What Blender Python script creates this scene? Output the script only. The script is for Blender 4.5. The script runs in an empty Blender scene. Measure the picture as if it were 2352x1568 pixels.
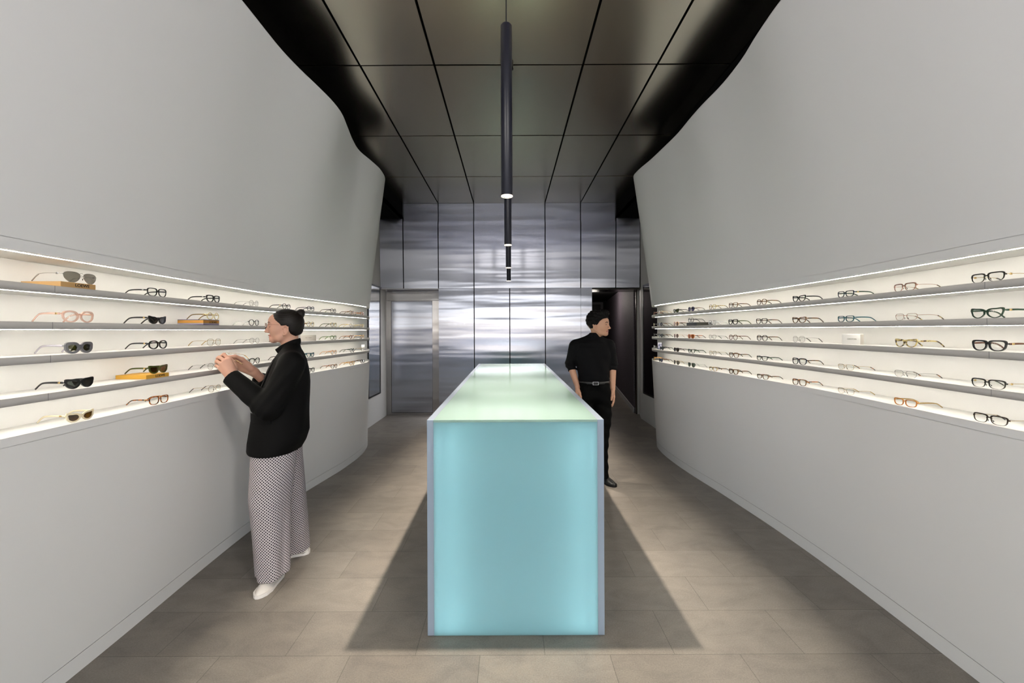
import bpy, bmesh, math, random
import numpy as np
from mathutils import Vector, Matrix
random.seed(7)
C = bpy.context.scene.collection
PI = math.pi

# ------------------------------------------------------------------ helpers
def tag(o, label=None, cat=None, group=None, kind=None):
    if label: o['label'] = label
    if cat: o['category'] = cat
    if group: o['group'] = group
    if kind: o['kind'] = kind
    return o

def empty(name, loc=(0, 0, 0), rz=0.0, parent=None):
    o = bpy.data.objects.new(name, None)
    o.location = loc
    o.rotation_euler = (0, 0, rz)
    o.empty_display_size = 0.05
    if parent: o.parent = parent
    C.objects.link(o)
    return o

def obj(name, mb, mat, parent=None, smooth=False, angle=None):
    """mb = (verts, faces) or an MB"""
    if isinstance(mb, MB): v, f = mb.v, mb.f
    else: v, f = mb
    me = bpy.data.meshes.new(name)
    me.from_pydata([tuple(p) for p in v], [], [tuple(q) for q in f])
    me.validate()
    bm = bmesh.new(); bm.from_mesh(me)
    bmesh.ops.recalc_face_normals(bm, faces=bm.faces)
    bm.to_mesh(me); bm.free()
    o = bpy.data.objects.new(name, me)
    if isinstance(mat, (list, tuple)):
        for m in mat: me.materials.append(m)
    else:
        me.materials.append(mat)
    if smooth:
        for p in me.polygons: p.use_smooth = True
        if angle is not None:
            try: me.set_sharp_from_angle(angle=math.radians(angle))
            except Exception: pass
    if parent: o.parent = parent
    C.objects.link(o)
    return o

class MB:
    def __init__(s): s.v = []; s.f = []
    def add(s, v, f):
        b = len(s.v); s.v += [tuple(p) for p in v]; s.f += [tuple(i + b for i in q) for q in f]; return s
    def box(s, x0, x1, y0, y1, z0, z1):
        v = [(x, y, z) for z in (z0, z1) for y in (y0, y1) for x in (x0, x1)]
        return s.add(v, [(0, 2, 3, 1), (4, 5, 7, 6), (0, 1, 5, 4), (2, 6, 7, 3), (0, 4, 6, 2), (1, 3, 7, 5)])
    def rbox(s, x0, x1, y0, y1, z0, z1, r=.002, seg=2):
        bm = bmesh.new()
        bmesh.ops.create_cube(bm, size=1)
        for q in bm.verts:
            q.co = Vector(((x0 + x1) / 2 + q.co.x * (x1 - x0), (y0 + y1) / 2 + q.co.y * (y1 - y0), (z0 + z1) / 2 + q.co.z * (z1 - z0)))
        bmesh.ops.bevel(bm, geom=list(bm.edges) + list(bm.verts), offset=r, segments=seg, profile=.5, affect='EDGES')
        bm.verts.ensure_lookup_table(); bm.verts.index_update()
        s.add([tuple(q.co) for q in bm.verts], [tuple(q.index for q in f.verts) for f in bm.faces]); bm.free()
        return s
    def prism(s, poly, z0, z1):
        n = len(poly)
        v = [(p[0], p[1], z0) for p in poly] + [(p[0], p[1], z1) for p in poly]
        f = [tuple(range(n))[::-1], tuple(range(n, 2 * n))] + [(i, (i + 1) % n, n + (i + 1) % n, n + i) for i in range(n)]
        return s.add(v, f)
    def lathe(s, prof, cx=0, cy=0, n=32):
        v = []; f = []
        for r, z in prof:
            for k in range(n):
                a = 2 * PI * k / n; v.append((cx + r * math.cos(a), cy + r * math.sin(a), z))
        for i in range(len(prof) - 1):
            for k in range(n):
                f.append((i * n + k, i * n + (k + 1) % n, (i + 1) * n + (k + 1) % n, (i + 1) * n + k))
        return s.add(v, f)
    def tube(s, pts, r, n=8, ry=None, closed=False, up=(0, 0, 1)):
        """sweep an ellipse (r across, ry along up) along pts; r/ry may be lists"""
        pts = [Vector(p) for p in pts]; m = len(pts)
        R = r if isinstance(r, (list, tuple)) else [r] * m
        RY = ry if isinstance(ry, (list, tuple)) else ([ry] * m if ry else R)
        v = []; f = []
        for i, p in enumerate(pts):
            if closed: t = pts[(i + 1) % m] - pts[i - 1]
            else: t = pts[min(i + 1, m - 1)] - pts[max(i - 1, 0)]
            t.normalize(); u = Vector(up)
            if abs(t.dot(u)) > .98: u = Vector((1, 0, 0)) if abs(t.x) < .9 else Vector((0, 1, 0))
            a = t.cross(u).normalized(); b = a.cross(t).normalized()
            for k in range(n):
                th = 2 * PI * k / n
                v.append(p + a * (R[i] * math.cos(th)) + b * (RY[i] * math.sin(th)))
        L = m if closed else m - 1
        for i in range(L):
            j = (i + 1) % m
            for k in range(n):
                f.append((i * n + k, i * n + (k + 1) % n, j * n + (k + 1) % n, j * n + k))
        if not closed:
            f.append(tuple(range(n))[::-1]); f.append(tuple((m - 1) * n + k for k in range(n)))
        return s.add(v, f)

def crom(P, n):
    """Catmull-Rom through P, n samples per span"""
    P = [Vector(p) for p in P]; out = []
    Q = [P[0] * 2 - P[1]] + P + [P[-1] * 2 - P[-2]]
    for i in range(1, len(Q) - 2):
        a, b, c, d = Q[i - 1], Q[i], Q[i + 1], Q[i + 2]
        for k in range(n):
            t = k / n
            out.append(.5 * ((2 * b) + (c - a) * t + (2 * a - 5 * b + 4 * c - d) * t * t + (3 * b - a - 3 * c + d) * t ** 3))
    out.append(P[-1]); return out

def interp(tab, y):
    """smooth 1-D interpolation of (y, x) pairs (monotone y), cubic hermite"""
    if y <= tab[0][0]: return tab[0][1]
    if y >= tab[-1][0]: return tab[-1][1]
    for i in range(len(tab) - 1):
        if tab[i][0] <= y <= tab[i + 1][0]: break
    def sl(j):
        a = tab[max(j - 1, 0)]; b = tab[min(j + 1, len(tab) - 1)]
        return (b[1] - a[1]) / (b[0] - a[0])
    h = tab[i + 1][0] - tab[i][0]; t = (y - tab[i][0]) / h
    m0, m1 = sl(i) * h, sl(i + 1) * h
    return (2 * t ** 3 - 3 * t * t + 1) * tab[i][1] + (t ** 3 - 2 * t * t + t) * m0 + (-2 * t ** 3 + 3 * t * t) * tab[i + 1][1] + (t ** 3 - t * t) * m1

# ------------------------------------------------------------------ materials
_mats = {}
def srgb(r, g, b):
    def c(x):
        x /= 255.; return x / 12.92 if x <= .04045 else ((x + .055) / 1.055) ** 2.4
    return (c(r), c(g), c(b), 1)

def mat(name, col=(.5, .5, .5, 1), rough=.5, metal=0., spec=.5, coat=0., emit=None, es=0., sheen=0.):
    if name in _mats: return _mats[name]
    m = bpy.data.materials.new(name); m.use_nodes = True
    b = m.node_tree.nodes['Principled BSDF']
    b.inputs['Base Color'].default_value = col
    b.inputs['Roughness'].default_value = rough
    b.inputs['Metallic'].default_value = metal
    b.inputs['Specular IOR Level'].default_value = spec
    b.inputs['Coat Weight'].default_value = coat
    b.inputs['Sheen Weight'].default_value = sheen
    if emit:
        b.inputs['Emission Color'].default_value = emit
        b.inputs['Emission Strength'].default_value = es
    _mats[name] = m
    return m

class NT:
    def __init__(s, m): s.t = m.node_tree; s.n = s.t.nodes; s.l = s.t.links; s.b = s.n.get('Principled BSDF')
    def new(s, typ, **k):
        n = s.n.new(typ)
        for a, v in k.items(): setattr(n, a, v)
        return n
    def link(s, a, b): s.l.new(a, b)
    def ramp(s, fac, stops, interp='LINEAR'):
        r = s.new('ShaderNodeValToRGB'); r.color_ramp.interpolation = interp
        e = r.color_ramp.elements
        e[0].position, e[0].color = stops[0]; e[1].position, e[1].color = stops[-1]
        for p, c in stops[1:-1]:
            x = e.new(p); x.color = c
        s.link(fac, r.inputs[0]); return r
    def coords(s, kind='Object', scale=(1, 1, 1), loc=(0, 0, 0)):
        t = s.new('ShaderNodeTexCoord'); mp = s.new('ShaderNodeMapping')
        mp.inputs['Scale'].default_value = scale; mp.inputs['Location'].default_value = loc
        s.link(t.outputs[kind], mp.inputs[0]); return mp.outputs[0]

def schlick(T, f0=.04):
    lw = T.new('ShaderNodeLayerWeight'); lw.inputs[0].default_value = .5
    pw = T.new('ShaderNodeMath', operation='POWER'); pw.inputs[1].default_value = 5
    ml = T.new('ShaderNodeMath', operation='MULTIPLY_ADD'); ml.inputs[1].default_value = 1 - f0; ml.inputs[2].default_value = f0
    T.link(lw.outputs['Facing'], pw.inputs[0]); T.link(pw.outputs[0], ml.inputs[0]); return ml

def lens_mat(name, tint, gloss=.12):
    if name in _mats: return _mats[name]
    m = bpy.data.materials.new(name); m.use_nodes = True
    T = NT(m); T.n.remove(T.b)
    out = T.n['Material Output']
    tr = T.new('ShaderNodeBsdfTransparent'); tr.inputs[0].default_value = tint
    gl = T.new('ShaderNodeBsdfGlossy'); gl.inputs['Roughness'].default_value = .03
    fr = schlick(T)
    ma = T.new('ShaderNodeMath', operation='ADD'); ma.use_clamp = True; ma.inputs[1].default_value = gloss * .3
    mx = T.new('ShaderNodeMixShader')
    T.link(fr.outputs[0], ma.inputs[0]); T.link(ma.outputs[0], mx.inputs[0])
    T.link(tr.outputs[0], mx.inputs[1]); T.link(gl.outputs[0], mx.inputs[2]); T.link(mx.outputs[0], out.inputs[0])
    _mats[name] = m; return m

M_wall = mat('wall_paint', (.79, .78, .765, 1), .55, spec=.25)
T = NT(M_wall)
nz = T.new('ShaderNodeTexNoise'); nz.inputs['Scale'].default_value = 220; nz.inputs['Detail'].default_value = 2
T.link(T.coords(), nz.inputs['Vector'])
bp = T.new('ShaderNodeBump'); bp.inputs['Strength'].default_value = .03; bp.inputs['Distance'].default_value = .001
T.link(nz.outputs[0], bp.inputs['Height']); T.link(bp.outputs[0], T.b.inputs['Normal'])

M_shelf = mat('shelf_laminate', (.50, .48, .455, 1), .5, spec=.3)
M_niche = mat('niche_white', (.86, .85, .82, 1), .6, spec=.2)
M_black = mat('matt_black', (.006, .006, .006, 1), .7, spec=.2)
M_void = mat('void_black', (.004, .004, .004, 1), .9, spec=.05)
M_frameblk = mat('black_metal', (.010, .010, .011, 1), .35, spec=.4)

def led(name, col, s):
    return mat(name, (.9, .9, .9, 1), .5, emit=col, es=s)
M_led = led('led_white', (1, .935, .82, 1), 42.)

# steel: brushed so that reflections smear sideways
def steel(name, col, rough, aniso, tang, wav, wscale=(1.0, 1.0, 3.0), dist=.02):
    m = mat(name, col, rough, 1.0)
    T = NT(m)
    T.b.inputs['Anisotropic'].default_value = aniso
    cx = T.new('ShaderNodeCombineXYZ')
    for i in range(3): cx.inputs[i].default_value = tang[i]
    T.link(cx.outputs[0], T.b.inputs['Tangent'])
    n1 = T.new('ShaderNodeTexNoise'); n1.inputs['Scale'].default_value = 1.6; n1.inputs['Detail'].default_value = 1.5
    T.link(T.coords('Object', wscale), n1.inputs['Vector'])
    b1 = T.new('ShaderNodeBump'); b1.inputs['Strength'].default_value = wav; b1.inputs['Distance'].default_value = dist
    T.link(n1.outputs[0], b1.inputs['Height'])
    n2 = T.new('ShaderNodeTexNoise'); n2.inputs['Scale'].default_value = 30; n2.inputs['Detail'].default_value = 3
    T.link(T.coords('Object', (1.0, 1.0, 14.0) if abs(tang[0]) > .5 else (14, 1, 1)), n2.inputs['Vector'])
    r = T.new('ShaderNodeMapRange'); r.inputs['To Min'].default_value = rough * .85; r.inputs['To Max'].default_value = rough * 1.15
    T.link(b1.outputs[0], T.b.inputs['Normal'])
    return m
M_steel = steel('brushed_steel', (.33, .34, .385, 1), .25, 1.0, (1, 0, 0), .8, (.28, 1, 3.4), .0085)
M_steelD = steel('brushed_steel_door', (.36, .345, .34, 1), .265, 1.0, (1, 0, 0), .6, (.35, 1, 2.6), .010)
M_ceil = steel('champagne_metal', (.94, .87, .73, 1), .24, .0, (1, 0, 0), .10, (.5, .5, .5), .006)
M_darksteel = steel('dark_steel', (.10, .09, .08, 1), .22, .5, (1, 0, 0), .4)

# floor: 0.6 x 0.3 stone-look tiles, staggered
M_floor = mat('floor_tiles', (.2, .18, .15, 1), .42, spec=.4)
T = NT(M_floor)
co = T.coords('Object', (1, 1, 1), (.144 + 6.0, -.11 + 6.0, 0))
br = T.new('ShaderNodeTexBrick')
br.offset = .5; br.inputs['Scale'].default_value = 1.0
br.inputs['Brick Width'].default_value = .6; br.inputs['Row Height'].default_value = .3
br.inputs['Mortar Size'].default_value = .0014; br.inputs['Mortar Smooth'].default_value = .2
br.inputs['Color1'].default_value = (.225, .198, .172, 1); br.inputs['Color2'].default_value = (.27, .239, .207, 1)
br.inputs['Mortar'].default_value = (.13, .115, .098, 1)
T.link(co, br.inputs['Vector'])
n1 = T.new('ShaderNodeTexNoise'); n1.inputs['Scale'].default_value = 5; n1.inputs['Detail'].default_value = 9; n1.inputs['Roughness'].default_value = .62
n1.inputs['Distortion'].default_value = .6
T.link(T.coords('Object', (1, 1.7, 1)), n1.inputs['Vector'])
n2 = T.new('ShaderNodeTexNoise'); n2.inputs['Scale'].default_value = 160; n2.inputs['Detail'].default_value = 3
T.link(T.coords(), n2.inputs['Vector'])
r1 = T.ramp(n1.outputs[0], [(.30, (.80, .80, .81, 1)), (.55, (1, 1, 1, 1)), (.75, (1.13, 1.11, 1.08, 1))])
r2 = T.ramp(n2.outputs[0], [(.30, (.86, .86, .86, 1)), (.7, (1.12, 1.12, 1.12, 1))])
mu = T.new('ShaderNodeMix', data_type='RGBA', blend_type='MULTIPLY'); mu.inputs[0].default_value = 1
mu2 = T.new('ShaderNodeMix', data_type='RGBA', blend_type='MULTIPLY'); mu2.inputs[0].default_value = 1
T.link(br.outputs[0], mu.inputs[6]); T.link(r1.outputs[0], mu.inputs[7])
T.link(mu.outputs[2], mu2.inputs[6]); T.link(r2.outputs[0], mu2.inputs[7]); T.link(mu2.outputs[2], T.b.inputs['Base Color'])
vo = T.new('ShaderNodeTexVoronoi'); vo.inputs['Scale'].default_value = 9
T.link(T.coords(), vo.inputs['Vector'])
pit = T.ramp(vo.outputs['Distance'], [(.0, (0, 0, 0, 1)), (.022, (1, 1, 1, 1))])
mu3 = T.new('ShaderNodeMix', data_type='RGBA', blend_type='MULTIPLY'); mu3.inputs[0].default_value = .55
T.link(mu2.outputs[2], mu3.inputs[6]); T.link(pit.outputs[0], mu3.inputs[7]); T.link(mu3.outputs[2], T.b.inputs['Base Color'])
bp = T.new('ShaderNodeBump'); bp.inputs['Strength'].default_value = .25; bp.inputs['Distance'].default_value = .0015
inv = T.new('ShaderNodeMath', operation='SUBTRACT'); inv.inputs[0].default_value = 1
T.link(br.outputs['Fac'], inv.inputs[1])
ad = T.new('ShaderNodeMath', operation='MULTIPLY_ADD'); ad.inputs[1].default_value = .25
T.link(n2.outputs[0], ad.inputs[0]); T.link(inv.outputs[0], ad.inputs[2])
T.link(ad.outputs[0], bp.inputs['Height']); T.link(bp.outputs[0], T.b.inputs['Normal'])

# ------------------------------------------------------------------ wall plan curves (x outward distance, per height)
ZB, ZL, ZN, ZT = 0.0, 1.13, 1.785, 3.30
PLAN = {
 -1: {
  ZB: ([(-1.2, 1.85), (.6, 1.88), (1.4, 1.90), (2.0, 1.915), (2.6, 1.945), (3.1, 1.957), (3.5, 1.940), (3.86, 1.910), (4.2, 1.860), (4.46, 1.822), (4.78, 1.80)],
       [(4.95, 1.80), (5.12, 1.812), (5.39, 1.863), (5.58, 1.935), (5.72, 2.04), (5.80, 2.19)]),
  ZL: ([(-1.2, 1.74), (.6, 1.75), (1.4, 1.757), (2.0, 1.775), (2.6, 1.788), (3.1, 1.782), (3.6, 1.752), (4.0, 1.712), (4.3, 1.682), (4.6, 1.668), (4.78, 1.668)],
       [(4.95, 1.692), (5.08, 1.728), (5.30, 1.802), (5.45, 1.90), (5.56, 2.04), (5.60, 2.19)]),
  ZN: ([(-1.2, 1.70), (.6, 1.70), (1.4, 1.712), (2.0, 1.742), (2.6, 1.780), (3.1, 1.795), (3.6, 1.765), (4.0, 1.725), (4.3, 1.700), (4.6, 1.685), (4.78, 1.684)],
       [(4.95, 1.695), (5.08, 1.727), (5.30, 1.802), (5.45, 1.90), (5.56, 2.04), (5.60, 2.19)]),
  ZT: ([(-1.2, 1.50), (.6, 1.47), (1.6, 1.455), (2.26, 1.449), (2.64, 1.452), (2.85, 1.433), (3.02, 1.407), (3.24, 1.381), (3.42, 1.383), (3.65, 1.425), (3.9, 1.473), (4.13, 1.496), (4.36, 1.463), (4.59, 1.437), (4.78, 1.447)],
       [(4.93, 1.478), (5.05, 1.535), (5.18, 1.64), (5.29, 1.80), (5.36, 2.0), (5.38, 2.19)])},
 1: {
  ZB: ([(-1.2, 1.92), (.6, 1.945), (1.4, 1.968), (2.0, 1.993), (2.6, 2.003), (3.1, 1.985), (3.5, 1.952), (3.8, 1.924), (4.2, 1.875), (4.56, 1.845), (4.78, 1.838)],
       [(5.0, 1.842), (5.27, 1.872), (5.44, 1.93), (5.60, 2.02), (5.70, 2.10), (5.78, 2.21)]),
  ZL: ([(-1.2, 1.80), (.6, 1.81), (1.4, 1.825), (2.0, 1.862), (2.5, 1.882), (3.1, 1.845), (3.7, 1.785), (4.0, 1.757), (4.3, 1.730), (4.6, 1.708), (4.78, 1.703)],
       [(4.95, 1.715), (5.08, 1.748), (5.30, 1.822), (5.45, 1.92), (5.56, 2.05), (5.60, 2.21)]),
  ZN: ([(-1.2, 1.77), (.6, 1.775), (1.4, 1.787), (2.0, 1.830), (2.5, 1.842), (3.1, 1.825), (3.7, 1.775), (4.0, 1.750), (4.3, 1.727), (4.6, 1.708), (4.78, 1.703)],
       [(4.95, 1.715), (5.08, 1.748), (5.30, 1.822), (5.45, 1.92), (5.56, 2.05), (5.60, 2.21)]),
  ZT: ([(-1.2, 1.52), (.6, 1.50), (1.6, 1.488), (2.25, 1.490), (2.53, 1.517), (2.75, 1.552), (3.03, 1.566), (3.32, 1.548), (3.53, 1.545), (3.8, 1.548), (4.1, 1.525), (4.39, 1.498), (4.62, 1.462), (4.78, 1.450)],
       [(4.90, 1.472), (5.03, 1.53), (5.16, 1.64), (5.27, 1.80), (5.34, 2.0), (5.36, 2.21)])}}
NY = 96
YS = [-1.2 + (4.78 + 1.2) * i / (NY - 1) for i in range(NY)]
_row = {}
def row_key(side, z):
    if (side, z) in _row: return _row[(side, z)]
    tab, nose = PLAN[side][z]
    pts = [(interp(tab, y), y) for y in YS]
    nn = crom([(x, y, 0) for y, x in [tab[-2], tab[-1]] + nose], 6)[6:]
    pts += [(p.x, p.y) for p in nn[1:]]
    _row[(side, z)] = pts; return pts
def row(side, z):
    """plan curve at height z as list of (X, Y), X signed"""
    ks = [ZB, ZL, ZN, ZT]
    for a, b in zip(ks, ks[1:]):
        if a <= z <= b + 1e-9: break
    t = (z - a) / (b - a)
    A, B = row_key(side, a), row_key(side, b)
    return [(side * (p[0] * (1 - t) + q[0] * t), p[1] * (1 - t) + q[1] * t) for p, q in zip(A, B)]
def xat(side, z, y):
    r = row(side, z)
    for (x0, y0), (x1, y1) in zip(r, r[1:]):
        if y0 <= y <= y1: return x0 + (x1 - x0) * (y - y0) / max(1e-9, y1 - y0)
    return r[-1][0]

def offset_curve(pts, d, side):
    """shift a plan curve away from the room by d"""
    out = []
    for i in range(len(pts)):
        a = pts[max(i - 1, 0)]; b = pts[min(i + 1, len(pts) - 1)]
        tx, ty = b[0] - a[0], b[1] - a[1]; L = math.hypot(tx, ty) or 1
        nx, ny = ty / L, -tx / L
        if nx * side < 0 and i < NY: nx, ny = -nx, -ny
        elif i >= NY:
            nx, ny = (ty / L) * 1, (-tx / L) * 1
            if nx * side < 0: nx, ny = -nx, -ny
        out.append((pts[i][0] + nx * d, pts[i][1] + ny * d))
    return out

def sheet(side, zs, off=0.0):
    v = []; n = None
    for z in zs:
        r = row(side, z)
        if off: r = offset_curve(r, off, side)
        n = len(r); v += [(x, y, z) for x, y in r]
    f = [(i * n + k, i * n + k + 1, (i + 1) * n + k + 1, (i + 1) * n + k) for i in range(len(zs) - 1) for k in range(n - 1)]
    return v, f, n
def cap(side, z, xb, zz=None):
    r = row(side, z); zz = z if zz is None else zz
    v = [(x, y, zz) for x, y in r] + [(side * xb, y, zz) for x, y in r]; n = len(r)
    return v, [(k, k + 1, n + k + 1, n + k) for k in range(n - 1)]

def band(side, z0, z1, d0, d1):
    """closed band following the wall between two heights and two depths (d>0 behind the face)"""
    r0 = row(side, z0); r1 = row(side, z1)
    rings = [offset_curve(r0, d0, side) if d0 else r0, offset_curve(r1, d0, side) if d0 else r1,
             offset_curve(r1, d1, side), offset_curve(r0, d1, side)]
    zs = [z0, z1, z1, z0]; n = len(r0)
    v = [(x, y, z) for rr, z in zip(rings, zs) for x, y in rr]; f = []
    for a in range(4):
        b = (a + 1) % 4
        f += [(a * n + k, a * n + k + 1, b * n + k + 1, b * n + k) for k in range(n - 1)]
    f += [(0, n, 2 * n, 3 * n), (n - 1, 2 * n - 1, 3 * n - 1, 4 * n - 1)]
    return v, f

SN = {-1: 'left', 1: 'right'}
BACKD = .20   # niche depth
def back_panel_pts(side):
    pts = [(xat(side, 1.45, y) + side * BACKD, y) for y in YS if y < 4.7]
    xe = abs(pts[-1][0])
    end = (1.862, 5.38) if side < 0 else (1.882, 5.28)
    tail = crom([(abs(pts[-2][0]), pts[-2][1], 0), (xe, pts[-1][1], 0), ((xe + end[0]) / 2, (pts[-1][1] + end[1]) / 2, 0), (end[0], end[1], 0)], 5)[6:]
    return pts + [(side * p.x, p.y) for p in tail]

for s in (-1, 1):
    nm = SN[s]
    # lower body: baseboard, face, lip, ledge top
    v, f, n = sheet(s, [.086 + (1.0965 - .086) * i / 8 for i in range(9)])
    mb = MB().add(v, f)
    o = obj('wall_%s' % nm, mb, M_wall, smooth=True); tag(o, kind='structure')
    v, f = band(s, 0.0, .083, 0.0, .02)
    tag(obj('baseboard_%s' % nm, (v, f), M_wall, smooth=True, angle=40), kind='structure')
    # lip + ledge
    v, f = band(s, 1.0975, ZL, 0, .02)
    mb = MB().add(v, f)
    tag(obj('trim_%d' % (1 if s < 0 else 5), mb, M_wall, smooth=True, angle=40), kind='structure')
    mb = MB(); v, f = cap(s, ZL, 2.20, ZL + .0006); mb.add(v, f)
    tag(obj('trim_%d' % (2 if s < 0 else 6), mb, M_niche), kind='structure')
    # upper body
    zs = [1.825 + (ZT - 1.825) * i / 14 for i in range(15)]
    v, f, n = sheet(s, zs); mb = MB().add(v, f)
    v2, f2 = band(s, ZT - .004, ZT, 0, .035); mb.add(v2, f2)
    v3, f3, n3 = sheet(s, [zs[0], zs[-1]], .035)
    mb.add(v3, f3)
    up = obj('wall_%s_upper' % nm, mb, M_wall, smooth=True, angle=40); tag(up, kind='structure')
    v, f = band(s, ZN, 1.824, 0, .02); mb = MB().add(v, f)
    tag(obj('trim_%d' % (3 if s < 0 else 7), mb, M_wall, smooth=True, angle=40), kind='structure')
    mb = MB(); v, f = cap(s, ZN, 2.20, ZN + .0006); mb.add(v, f)
    sof = tag(obj('trim_%d' % (4 if s < 0 else 8), mb, M_niche), kind='structure')
    # niche back panel
    bpnl = back_panel_pts(s)
    mb = MB()
    q = bpnl + [(x + s * .03, y) for x, y in bpnl[::-1]]
    n = len(bpnl)
    v = [(x, y, ZL) for x, y in bpnl] + [(x, y, ZN) for x, y in bpnl] + [(x + s * .03, y, ZL) for x, y in bpnl] + [(x + s * .03, y, ZN) for x, y in bpnl]
    f = [(k, k + 1, n + k + 1, n + k) for k in range(n - 1)] + [(2 * n + k, 2 * n + k + 1, 3 * n + k + 1, 3 * n + k) for k in range(n - 1)] + [(n - 1, 2 * n - 1, 4 * n - 1, 3 * n - 1)]
    tag(obj('wall_%s_niche_back' % nm, (v, f), M_niche, smooth=True, angle=50), kind='structure')
    # led strip at the niche top
    def strip(z, d0, d1, h, par, yend=5.0):
        r = [p for p in row(s, z) if p[1] <= yend]
        n = len(r)
        a = offset_curve(row(s, z), d0, s)[:n]; b = offset_curve(row(s, z), d1, s)[:n]
        v = [(x, y, z) for x, y in a] + [(x, y, z) for x, y in b] + [(x, y, z - h) for x, y in a] + [(x, y, z - h) for x, y in b]
        f = []
        for p, q in ((0, 1), (1, 3), (3, 2), (2, 0)):
            f += [(p * n + k, p * n + k + 1, q * n + k + 1, q * n + k) for k in range(n - 1)]
        f += [(0, n, 3 * n, 2 * n), (n - 1, 2 * n - 1, 4 * n - 1, 3 * n - 1)]
        o = obj('light_strip', (v, f), M_led, par)
        return o
    st = strip(ZN, .030, .033, .0012, sof)
    st['label'] = 'glowing warm white strip'
    # shelves
    names = {-1: 'left', 1: 'right'}
    for k, z in enumerate([1.676, 1.538, 1.412, 1.268]):
        th = .028
        r = row(s, z - th / 2)
        back = [(x, y) for x, y in bpnl]
        fr = [p for p in r]
        # shelf outline: face curve then nose, then straight back to the panel end, panel back to the start
        outline = fr[:NY + 26] 
        tip = outline[-1]
        yb = back[-1][1]
        poly_f = outline
        # match samples: for each front sample pick a back sample with the same y (clamped)
        vb = []
        for (x, y) in poly_f:
            bx = None
            for (x0, y0), (x1, y1) in zip(back, back[1:]):
                if y0 <= y <= y1: bx = x0 + (x1 - x0) * (y - y0) / max(1e-9, y1 - y0); break
            if bx is None: bx = back[-1][0] if y > yb else back[0][0]
            if abs(bx) < abs(x): bx = x
            vb.append((bx, min(y, 5.60)))
        n = len(poly_f)
        v = [(x, y, z) for x, y in poly_f] + [(x, y, z) for x, y in vb] + [(x, y, z - th) for x, y in poly_f] + [(x, y, z - th) for x, y in vb]
        f = []
        for p, q in ((0, 1), (1, 3), (3, 2), (2, 0)):
            f += [(p * n + k2, p * n + k2 + 1, q * n + k2 + 1, q * n + k2) for k2 in range(n - 1)]
        f += [(0, n, 3 * n, 2 * n), (n - 1, 2 * n - 1, 4 * n - 1, 3 * n - 1)]
        ordn = ['topmost', 'second', 'third', 'lowest'][k]
        e = obj('display_shelf', (v, f), [M_shelf, M_niche], smooth=False)
        for pl in e.data.polygons:
            if abs(pl.normal.z) > .5: pl.material_index = 1
            else: pl.use_smooth = True
        tag(e, 'long curved grey-edged shelf, %s of the four in the lit niche of the %s wall' % (ordn, nm), 'shelf', 'curved display shelves on the %s wall' % nm)
        ym = 1.57; xm = xat(s, z - th / 2, ym)
        obj('joint', MB().box(xm - .0006, xm + .0006, ym - .0007, ym + .0007, z - th, z), mat('joint_grey', (.20, .195, .19, 1), .6), e)
        st = strip(z - th, .030, .033, .001, e)
        st['label'] = 'glowing warm white strip'

# ------------------------------------------------------------------ floor and ceiling
mb = MB(); mb.add([(-2.6, -1.3, 0), (4.2, -1.3, 0), (4.2, 13.2, 0), (-2.6, 13.2, 0)], [(0, 1, 2, 3)])
tag(obj('floor', mb, M_floor), kind='structure')

ZC = 3.64
ce = tag(obj('ceiling', MB().box(-1.82, 1.82, -1.3, 6.98, ZC + .022, ZC + .06), M_void), kind='structure')
cols = [(-1.8, -1.2), (-1.2, -.6), (-.6, .6), (.6, 1.2), (1.2, 1.8)]
rows = [3.338 + 1.213 * k for k in range(-4, 4)]
g = .009
for i, (x0, x1) in enumerate(cols):
    for j, (y0, y1) in enumerate(zip(rows, rows[1:])):
        yy1 = min(y1, 6.975) - (g if y1 < 6.9 else 0)
        p = MB().box(x0 + g, x1 - g, max(y0, -1.3) + g, yy1, ZC, ZC + .012)
        # every panel hangs with its own hair of tilt
        ta, tb = random.uniform(-.0035, .0035), random.uniform(-.0035, .0035)
        cxm, cym = (x0 + x1) / 2, (y0 + y1) / 2
        p.v = [(x, y, z + (x - cxm) * ta + (y - cym) * tb) for x, y, z in p.v]
        obj('panel', p, M_ceil, ce)
for s in (-1, 1):
    m = MB()
    m.box(s * 1.80, s * 1.83, -1.3, 6.98, 3.38, ZC + .06) if s > 0 else m.box(-1.83, -1.80, -1.3, 6.98, 3.38, ZC + .06)
    a, b = sorted((s * 1.80, s * 2.45)); m.box(a, b, -1.3, 6.98, 3.38, 3.42)
    tag(obj('ceiling_edge_%s' % SN[s], m, M_void), kind='structure')
    a, b = sorted((s * 1.62, s * 2.45))
    r = offset_curve(row(s, 3.22), .036, s); n = len(r)
    v = [(x, y, 3.22) for x, y in r] + [(s * 2.45, y, 3.22) for x, y in r]
    tag(obj('trim_%d' % (9 if s < 0 else 10), (v, [(k, k + 1, n + k + 1, n + k) for k in range(n - 1)]), M_void), kind='structure')  # black sheet stands in for the dark void mirrored in the ceiling

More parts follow.
